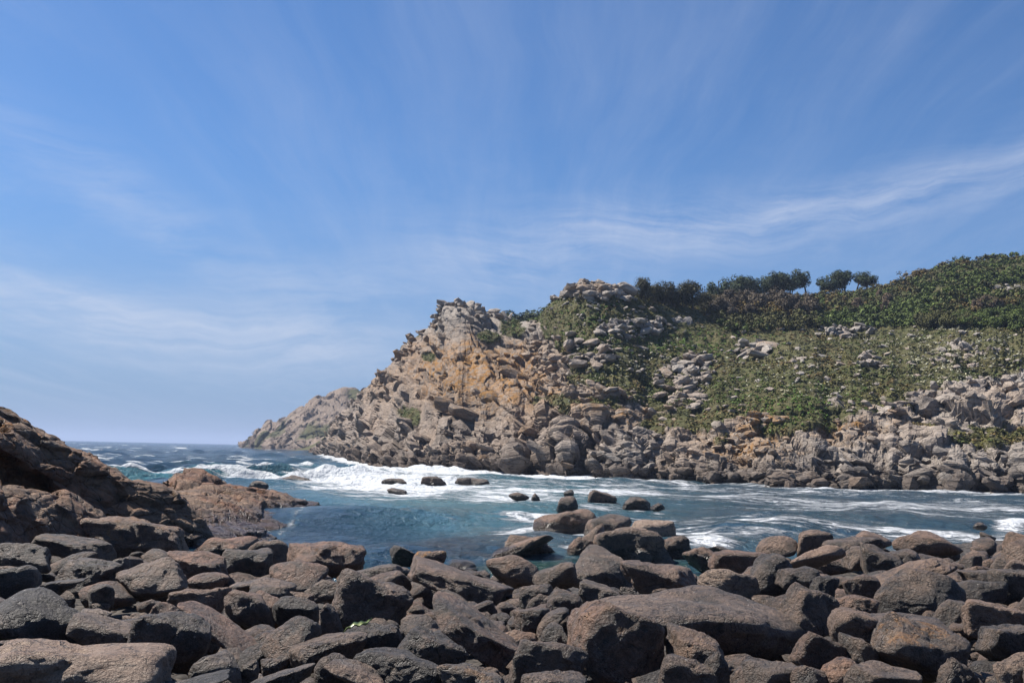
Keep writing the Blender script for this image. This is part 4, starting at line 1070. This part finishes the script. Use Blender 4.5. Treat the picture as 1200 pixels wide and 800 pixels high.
# smaller stones that fill the gaps, dropped on to what is already there
def fill():
    r = np.random.default_rng(77)
    kinds = ['round', 'worn', 'block', 'worn', 'slab', 'wedge', 'block', 'worn', 'round', 'slab', 'block', 'worn']
    protos = []
    for i, k in enumerate(kinds):
        V, Fc = rock_shape(700 + i, 3, k); V = rock_detail(V, 1.0, 700 + i, ROUGH[k])
        me = mesh_from('stone', V, Fc); me.materials.append(M_BOULDER); protos.append((me, V, Fc))
    low = []
    for i, k in enumerate(kinds):
        V, Fc = rock_shape(700 + i, 2, k); low.append((rock_detail(V, 1.0, 700 + i, ROUGH[k]), Fc))
    placed = []
    tries = 0
    while len(placed) < 1500 and tries < 50000:
        tries += 1
        # uniform in the picture so that near and far gaps are served alike
        out = r.random() < .22                      # the beach goes on past the edges of the frame
        px = r.uniform(-60, 1245) if not out else (r.uniform(1215, 1560) if r.random() < .62 else r.uniform(-260, -20))
        row = r.uniform(76, 300); py = hor(px) + row
        p = pile_point(px, py, .12)
        if p[1] < 6 or p[1] > 62: continue
        if p[1] > shore_Y(p[0] / p[1]) + 1.0: continue
        spx = r.uniform(12, 30) if r.random() < .7 else r.uniform(28, 48)
        if out: spx = r.uniform(18, 75)
        s = spx * p[1] / F
        if s > (2.0 if out else 1.2): continue
        ix = int((p[0] - gx0) / gs); iy = int((p[1] - gy0) / gs); h = max(1, int(s * .35 / gs))
        if ix - h < 0 or iy - h < 0 or ix + h >= len(GX) or iy + h >= len(GY): continue
        win = HGT[iy - h:iy + h + 1, ix - h:ix + h + 1]
        g0 = ground(np.array(p[0]), np.array(p[1]))
        zf = win.mean()
        if zf > g0 + (.35 if out else .08) or win.max() > g0 + (1.2 if out else .75): continue
        dims = s * np.array([r.uniform(1.0, 1.5), r.uniform(.8, 1.1), r.uniform(.5, .85)])
        z = zf + dims[2] * .16
        if not out and z + dims[2] * .5 > g0 + .24: continue
        k = r.integers(len(kinds))
        e = Euler((r.normal() * .22, r.normal() * .25, r.random() * 6.28))
        col = (np.clip(.46 + r.normal() * .13, .15, .85), np.clip(r.random() * .7, 0, 1), 0, r.random() * .5)
        placed.append((-s / p[1] if out else s / p[1], k, np.array([p[0], p[1], z]), e, dims, col))
        stamp((p[0], p[1]), dims[0] * .45, dims[1] * .45, z + dims[2] * .45, z)
    placed.sort(key=lambda v: -v[0])
    nobj = 170
    for v in placed[:nobj]:
        o = link('stone', protos[v[1]][0]); o.location = v[2]; o.rotation_euler = v[3]; o.scale = v[4]; o.color = v[5]
        cw = 'pale' if v[5][0] > .58 else 'dark' if v[5][0] < .36 else 'reddish-brown' if v[5][1] > .42 else 'grey-brown'
        sw = {'round': 'rounded', 'worn': 'blunt-edged', 'block': 'blocky', 'slab': 'flat', 'wedge': 'wedge-shaped'}[kinds[v[1]]]
        tag(o, f'small {cw} {sw} stone wedged in a gap between larger shore boulders', 'stone', f'{cw} {sw} stones in the gaps of the beach')
    Vs, Fs = [], []; base = 0
    for v in placed[nobj:]:
        V, Fc = low[v[1]]; R = np.array(v[3].to_matrix())
        Vs.append((V * v[4]) @ R.T + v[2]); Fs.append(Fc + base); base += len(V)
    me = mesh_from('shingle', np.vstack(Vs), np.vstack(Fs)); o = link('shingle', me, M_BOULDER); o.color = (.46, .3, 0, .2)
    tag(o, 'small brown and grey cobbles filling the gaps of the boulder beach', 'cobbles', kind='stuff')
    print('fill stones', len(placed), tries)
fill()

# kelp frond thrown up on the dark rock
def kelp():
    a = pile_point(408, 735, .45); b = pile_point(437, 720, .45)
    b = at(np.array(436.), np.array(719.), a[1] + .1); a = at(np.array(404.), np.array(737.), a[1] - .1)
    ns, ncs = 26, 7; V = []; Fc = []
    side = np.array([.25, .9, .25]); side /= np.linalg.norm(side)
    for s in (0, 1):
        for i in range(ns):
            t = i / (ns - 1); c = a * (1 - t) + b * t + np.array([0, 0, .05 * math.sin(t * 5) - .05 * math.sin(PI * t)])
            wd = .085 * (math.sin(PI * (0.08 + .9 * t)) ** .7) * (1 - .45 * t)
            for j in range(ncs):
                v = (j / (ncs - 1) - .5) * 2
                V.append(c + side * wd * v + np.array([0, 0, -.03 * (1 - v * v) + .012 * math.sin(t * 22 + v * 2) - .008 * s]))
    nper = ns * ncs; g = grid_faces(ns, ncs); Fc = np.vstack([g, g[:, ::-1] + nper])
    rim = [i * ncs for i in range(ns)], [i * ncs + ncs - 1 for i in range(ns)]
    ex = [[q[i], q[i + 1], q[i + 1] + nper, q[i] + nper] for q in rim for i in range(ns - 1)]
    Fc = np.vstack([Fc, np.array(ex)])
    m, n, p = material('kelp')
    n.l.new(n.mix(n.noise(pos_node(n), 14.0, 4), (0.16, 0.20, 0.05), (0.36, 0.40, 0.20)), p.inputs['Base Color']); p.inputs['Roughness'].default_value = .35
    tag(link('kelp_frond', mesh_from('kelp_frond', np.array(V), Fc), m), 'pale green kelp frond draped on a flat blackish rock', 'seaweed')
kelp()


# ------------------------------------------------------------------ vegetation
def leaf_cloud(centres, radii, nleaf, size, r, col, colvar, squash=1.0, outward=.6, upb=.45, lv=.12):
    """leaf-sized quads through clumps; returns V, F, tint"""
    Vs, Ts = [], []
    for c, rad in zip(centres, radii):
        m = nleaf
        d = rand_unit(r, m); rr = rad * r.uniform(.35, 1.0, m) ** .5
        p = c + d * rr[:, None] * np.array([1, 1, squash])
        nrm = d * outward + rand_unit(r, m) * (1 - outward) + np.array([0, 0, upb]); nrm /= np.linalg.norm(nrm, axis=1, keepdims=True)
        t = np.cross(nrm, rand_unit(r, m)); t /= np.linalg.norm(t, axis=1, keepdims=True); b = np.cross(nrm, t)
        s = size * r.uniform(.6, 1.3, m)[:, None]
        q = np.stack([p - t * s, p - b * s * .55, p + t * s, p + b * s * .55], 1)
        Vs.append(q.reshape(-1, 3))
        k = np.array(col) * (1 + colvar * r.normal()) * (1 + lv * r.normal(size=(m, 1)))
        Ts.append(np.repeat(np.clip(k, .004, .5), 4, 0))
    V = np.vstack(Vs); Fc = np.arange(len(V)).reshape(-1, 4)
    return V, Fc, np.vstack(Ts)

def tube(pts, rads, k=6):
    V, Fc = [], []
    for i, (p, rd) in enumerate(zip(pts, rads)):
        for j in range(k):
            a = 2 * PI * j / k; V.append((p[0] + rd * math.cos(a), p[1] + rd * math.sin(a), p[2]))
    for i in range(len(pts) - 1):
        for j in range(k):
            Fc.append((i * k + j, i * k + (j + 1) % k, (i + 1) * k + (j + 1) % k, (i + 1) * k + j))
    return np.array(V), np.array(Fc)

def tree_meshes(seed, height, crown_w, crown_h, nclump, nleaf, leaf, col, limbs=4, flat=.7, var=.22):
    r = np.random.default_rng(seed)
    bend = r.normal(size=2) * height * .05
    pts = [np.array([bend[0] * t * t, bend[1] * t * t, height * (t * .92 - .04)]) for t in np.linspace(0, 1, 6)]
    V, Fc = tube(pts, np.linspace(.035, .012, 6) * height + .02)
    Vs, Fs = [V], [Fc]; base = len(V); cc = []
    zc = height - crown_h * .5
    for i in range(nclump):
        d = rand_unit(r, 1)[0] * r.uniform(.45, 1.0); c = np.array([d[0] * crown_w * .42, d[1] * crown_w * .42, zc + d[2] * crown_h * .40]) + np.array([bend[0], bend[1], 0])
        cc.append(c)
    for i in range(min(limbs, nclump)):
        s0 = pts[3] * (1 - i / max(limbs, 1) * .6) + pts[5] * (i / max(limbs, 1) * .6); e = cc[i]
        lp = [s0 * (1 - t) + e * t + np.array([0, 0, -.06 * height * math.sin(PI * t)]) for t in np.linspace(0, 1, 4)]
        V, Fc = tube(lp, np.linspace(.014, .005, 4) * height, 5); Vs.append(V); Fs.append(Fc + base); base += len(V)
    trunk = mesh_from('trunk', np.vstack(Vs), np.vstack(Fs)); trunk.materials.append(M_BARK)
    rads = r.uniform(.16, .30, nclump) * min(crown_w, crown_h * 1.5)
    V, Fc, T = leaf_cloud(cc, rads, nleaf, leaf, r, col, var, flat)
    crown = mesh_from('crown', V, Fc, False); add_attr(crown, 'tint', T); crown.materials.append(M_LEAF)
    return trunk, crown

PINE = [tree_meshes(10 + i, 8.5 + i * .5, 7.0, 5.6, 20, 120, .30, (.026, .040, .018), 5, .75) for i in range(4)]
DARK = [tree_meshes(30 + i, 8.0, 8.5, 7.0, 26, 130, .30, (.040, .041, .022), 4, .9) for i in range(3)]
GREY = [tree_meshes(50 + i, 6.0, 5.0, 5.6, 18, 110, .26, (.088, .073, .056), 5, 1.1) for i in range(3)]
OLIVE = [tree_meshes(70 + i, 4.0, 6.0, 3.8, 18, 110, .26, (.072, .068, .025), 3, .8) for i in range(3)]
GREEN = [tree_meshes(90 + i, 3.0, 6.0, 2.9, 16, 110, .24, (.060, .080, .021), 3, .7) for i in range(3)]

HPX, HPY = proj(HG.reshape(-1, 3))
def ground_at(px, py):
    tt = np.repeat(HT[:, None], HG.shape[1], 1).ravel()
    d = (HPX - px) ** 2 + (HPY - py) ** 2 + np.where((tt > 1) & (tt < 6.4), 0, 1e9)
    return HG.reshape(-1, 3)[np.argmin(d)]
def ground_xy(x, y):
    P = HG.reshape(-1, 3); j = np.argmin((P[:, 0] - x) ** 2 + (P[:, 1] - y) ** 2); return P[j, 2]
rv2 = random.Random(8)
def plant(name, meshes, p, s, rz, label, cat, group, tint=(1, 1, 1), sx=1.0):
    e = bpy.data.objects.new(name, None); COL.objects.link(e); e.location = p; e.rotation_euler = (rv2.gauss(0, .07), rv2.gauss(0, .09), rz); e.scale = (s * sx, s * sx, s)
    tag(e, label, cat, group)
    t = link('trunk', meshes[0], None, e); c = link('crown', meshes[1], None, e); c.color = (*tint, 1)
    return e

rv = random.Random(5)
# pines on the skyline, behind the scrub: (px, base py, height px)
for i, (x, top, hp, Y) in enumerate([(843, 325, 26, 330), (858, 323, 28, 335), (872, 326, 24, 330), (888, 321, 30, 338), (902, 320, 28, 340), (914, 318, 31, 340), (926, 321, 28, 338), (946, 317, 32, 342),
                                     (966, 322, 25, 340), (977, 316, 32, 345), (990, 318, 30, 345), (1003, 318, 28, 345), (1015, 321, 24, 342)]):
    tip = at(np.array(float(x)), np.array(float(top)), Y)
    zg = tip[2] - hp * Y / F
    g = ground_xy(tip[0], tip[1]); h = max(tip[2] - g + .3, 4.0); tip = tip + np.array([0, 0, rv.uniform(-.5, 1.2)])
    m = PINE[i % 4]; hh = 8.5 + (i % 4) * .5
    lab = 'dark umbrella pine in the row on the skyline above the scrub'
    if i == 7: lab = 'rounded pine standing apart in the skyline row with sky on both sides'
    plant('pine_tree', m, (tip[0], tip[1], tip[2] - h), h / hh, rv.random() * 6.28, lab, 'pine tree', 'pines along the skyline', (1, 1, 1), sx=min(1.0, 8.0 / (7.5 * h / hh) * 1.0) if h > hh else 1.0)
for i, (x, top, Y) in enumerate([(596, 366, 330), (606, 364, 335), (616, 367, 332), (626, 368, 332), (586, 368, 330)]):
    tip = at(np.array(float(x)), np.array(float(top)), Y); g = ground_xy(tip[0], tip[1]); h = max(tip[2] - g + .3, 4.0)
    plant('pine_tree', PINE[i % 4], (tip[0], tip[1], tip[2] - h), h / 8.8, rv.random() * 6.28, 'small dark pine showing over the saddle between the two rocky summits', 'pine tree', 'pines behind the saddle', (1, 1, 1))
# dark trees behind the rocky knoll
for i, (x, b, s, sx, lab) in enumerate([(752, 352, .78, .8, 'dark loose-crowned tree next to the grey rock knoll'), (766, 354, .72, .8, 'dark small tree beside the loose-crowned one near the rock knoll'),
                                        (790, 360, .92, 1.05, 'large dark olive round-crowned tree on the crest'), (812, 362, .98, 1.0, 'tallest dense dark olive tree on the crest'),
                                        (828, 366, .80, .9, 'dark tree at the lower end of the dense crest group'), (778, 357, .80, .9, 'dense dark tree between the small one and the large round one')]):
    p = ground_at(x, b); plant('broadleaf_tree', DARK[i % 3], p - np.array([0, 0, .4]), s, rv.random() * 6.28, lab, 'tree', 'dark trees on the crest', sx=sx)
for i in range(26):
    x = 842 + i * 4.6 + rv.uniform(-2, 2); p = ground_at(x, 368 + rv.uniform(-5, 8) - .02 * (x - 842))
    plant('shrub', GREY[i % 3], p - np.array([0, 0, .3]), rv.uniform(.75, 1.1), rv.random() * 6.28, 'grey-brown leafless-looking shrub in the thicket below the pines', 'shrub', 'grey thicket below the pines', (rv.uniform(.75, 1.0),) * 3)
for (x, b, s) in ((1042, 358, .7), (1030, 352, .6), (1146, 368, .7), (1158, 366, .8), (1170, 367, .7), (1004, 366, .7), (1040, 366, .6)):
    plant('shrub', GREY[int(x) % 3], ground_at(x, b), s, rv.random() * 6.28, 'pale grey-pink bare shrub standing among green scrub', 'shrub', 'bare shrubs in the scrub', (1.25, 1.12, 1.1))
# scrub on the hill: the nearer, larger shrubs are things, the rest one mass
low_edge = lambda x: np.interp(x, [740, 800, 860, 940, 1040, 1100, 1160, 1260, 1420], [352, 372, 388, 386, 383, 384, 386, 388, 388])
cand = []
for k in range(1150):
    x = rv.uniform(836, 1300); top_y = np.interp(x, RIDGE[:, 0], RIDGE[:, 1]) - 2
    y = rv.uniform(top_y, low_edge(x)); p = ground_at(x, y)
    if abs(x - 1185) < 30 and abs(y - 340) < 7: continue
    cand.append((p, x, y))
cand.sort(key=lambda c: c[0][1])
def scrub_kind(x, y, p):
    q = float(fbm(np.array([p]) * .03, 3, 8)[0]) + rv.gauss(0, .25)
    g2 = y > low_edge(x) - 14
    if q > .05 and not g2: return OLIVE, (1.40, 1.10, 1.05), 'olive-brown'
    if (g2 and q < .2) or q < -.35: return GREEN, (1.0, 1.05, 1.0), 'bright green'
    return OLIVE, (.85, .92, .95), 'dark olive'
rest = []
for i, (p, x, y) in enumerate(cand):
    ms, tint, word = scrub_kind(x, y, p)
    s = rv.uniform(.55, 1.0)
    if i < 150 and 836 < x < 1210:
        lab = {'olive-brown': 'olive-brown rounded shrub in the scrub on the hillside', 'bright green': 'bright green low shrub along the lower edge of the hillside scrub', 'dark olive': 'dark olive dense shrub in the hillside scrub'}[word]
        plant('shrub', ms[i % 3], p - np.array([0, 0, .2]), s, rv.random() * 6.28, lab, 'shrub', word + ' hillside shrubs', tint)
    else:
        rest.append((p, s, tint, ms is GREEN))
def scrub_mass():
    r = np.random.default_rng(9); Vs, Ts = [], []
    for (p, s, tint, green) in rest:
        nc = 7
        c = p + np.stack([r.normal(size=nc) * 1.5 * s, r.normal(size=nc) * 1.5 * s, r.uniform(.3, 2.6 if not green else 1.9, nc) * s], 1)
        base = np.array((.060, .080, .021) if green else (.072, .068, .025)) * np.array(tint)
        V, Fc, T = leaf_cloud(c, np.full(nc, 1.0 * s), 22, .38, r, base, .25, .8)
        Vs.append(V); Ts.append(T)
    V = np.vstack(Vs); me = mesh_from('scrub', V, np.arange(len(V)).reshape(-1, 4), False); add_attr(me, 'tint', np.vstack(Ts))
    tag(link('scrub', me, M_LEAF), 'dense green and olive scrub covering the upper hillside', 'scrub', kind='stuff')
scrub_mass()
def heath():
    r = np.random.default_rng(19)
    nr, nc, _ = HG.shape; tt = np.repeat(HT[:, None], nc, 1).ravel(); P = HG.reshape(-1, 3); veg = HVEG.ravel()
    ok = (veg > .5) & (tt > 1) & (tt < 6.1) & (HPX > 380) & (HPX < 1300)
    idx = np.nonzero(ok)[0]; wgt = (P[idx, 1] / 200) ** 1.0; idx = r.choice(idx, 13000, p=wgt / wgt.sum())
    q = P[idx]; n1 = fbm(q * .05, 3, 3); n2 = fbm(q * .18, 3, 6)
    px, py = HPX[idx], HPY[idx]
    bright = np.exp(-(((px - 820) / 75) ** 2 + ((py - 402) / 14) ** 2)) + .8 * np.exp(-(((px - 930) / 70) ** 2 + ((py - 478) / 20) ** 2)) + .6 * np.exp(-(((px - 690) / 40) ** 2 + ((py - 372) / 18) ** 2)) + .5 * np.exp(-(((px - 560) / 90) ** 2 + ((py - 400) / 30) ** 2))
    white = np.exp(-(((px - 1120) / 70) ** 2 + ((py - 418) / 30) ** 2)) + .35 * np.exp(-(((px - 930) / 60) ** 2 + ((py - 440) / 25) ** 2)) + .3 * np.exp(-(((px - 730) / 50) ** 2 + ((py - 430) / 30) ** 2))
    Vs, Ts = [], []
    for i in range(len(q)):
        col = np.array((.104, .100, .032)) * (1 - .3 * n1[i]) if n1[i] > -.1 else np.array((.060, .078, .022))
        if n2[i] > .2 and n1[i] > 0: col = np.array((.125, .096, .044))
        if n2[i] < -.35: col = np.array((.068, .074, .028))
        if r.random() < bright[i]: col = np.array((.066, .118, .020))
        if r.random() < white[i] * .75: col = np.array((.32, .32, .25))
        s = r.uniform(.35, .8) * (1.2 if n1[i] < -.1 else .85); m = 11
        V, Fc, T = leaf_cloud([q[i] + np.array([0, 0, .25 * s])], [s * .75], m, .25, r, col, .10, .6, .45, .9, .07)
        Vs.append(V); Ts.append(T)
    V = np.vstack(Vs); me = mesh_from('heath', V, np.arange(len(V)).reshape(-1, 4), False); add_attr(me, 'tint', np.vstack(Ts))
    tag(link('heath', me, M_LEAF), 'low green and brown heath with pale flowering tufts on the rocky slope', 'heath', kind='stuff')
heath()


# ------------------------------------------------------------------ sea air
def haze():
    xs = (-24000, 24000); ys = (-400, 31000); zs = (-6.0, 130.0)
    V = [(x, y, z) for x in xs for y in ys for z in zs]
    Fc = [(0, 1, 3, 2), (4, 6, 7, 5), (0, 4, 5, 1), (2, 3, 7, 6), (0, 2, 6, 4), (1, 5, 7, 3)]
    me = mesh_from('haze', np.array(V, float), np.array(Fc), False)
    m = bpy.data.materials.new('sea_air'); m.use_nodes = True; t = m.node_tree; t.nodes.clear()
    o = t.nodes.new('ShaderNodeOutputMaterial'); v = t.nodes.new('ShaderNodeVolumePrincipled')
    v.inputs['Color'].default_value = (0.50, 0.62, 0.86, 1); v.inputs['Density'].default_value = 0.00013; v.inputs['Anisotropy'].default_value = 0.1
    t.links.new(v.outputs[0], o.inputs['Volume'])
    tag(link('haze', me, m), 'thin pale blue sea haze over the water and the far headland', 'haze', kind='stuff')
haze()
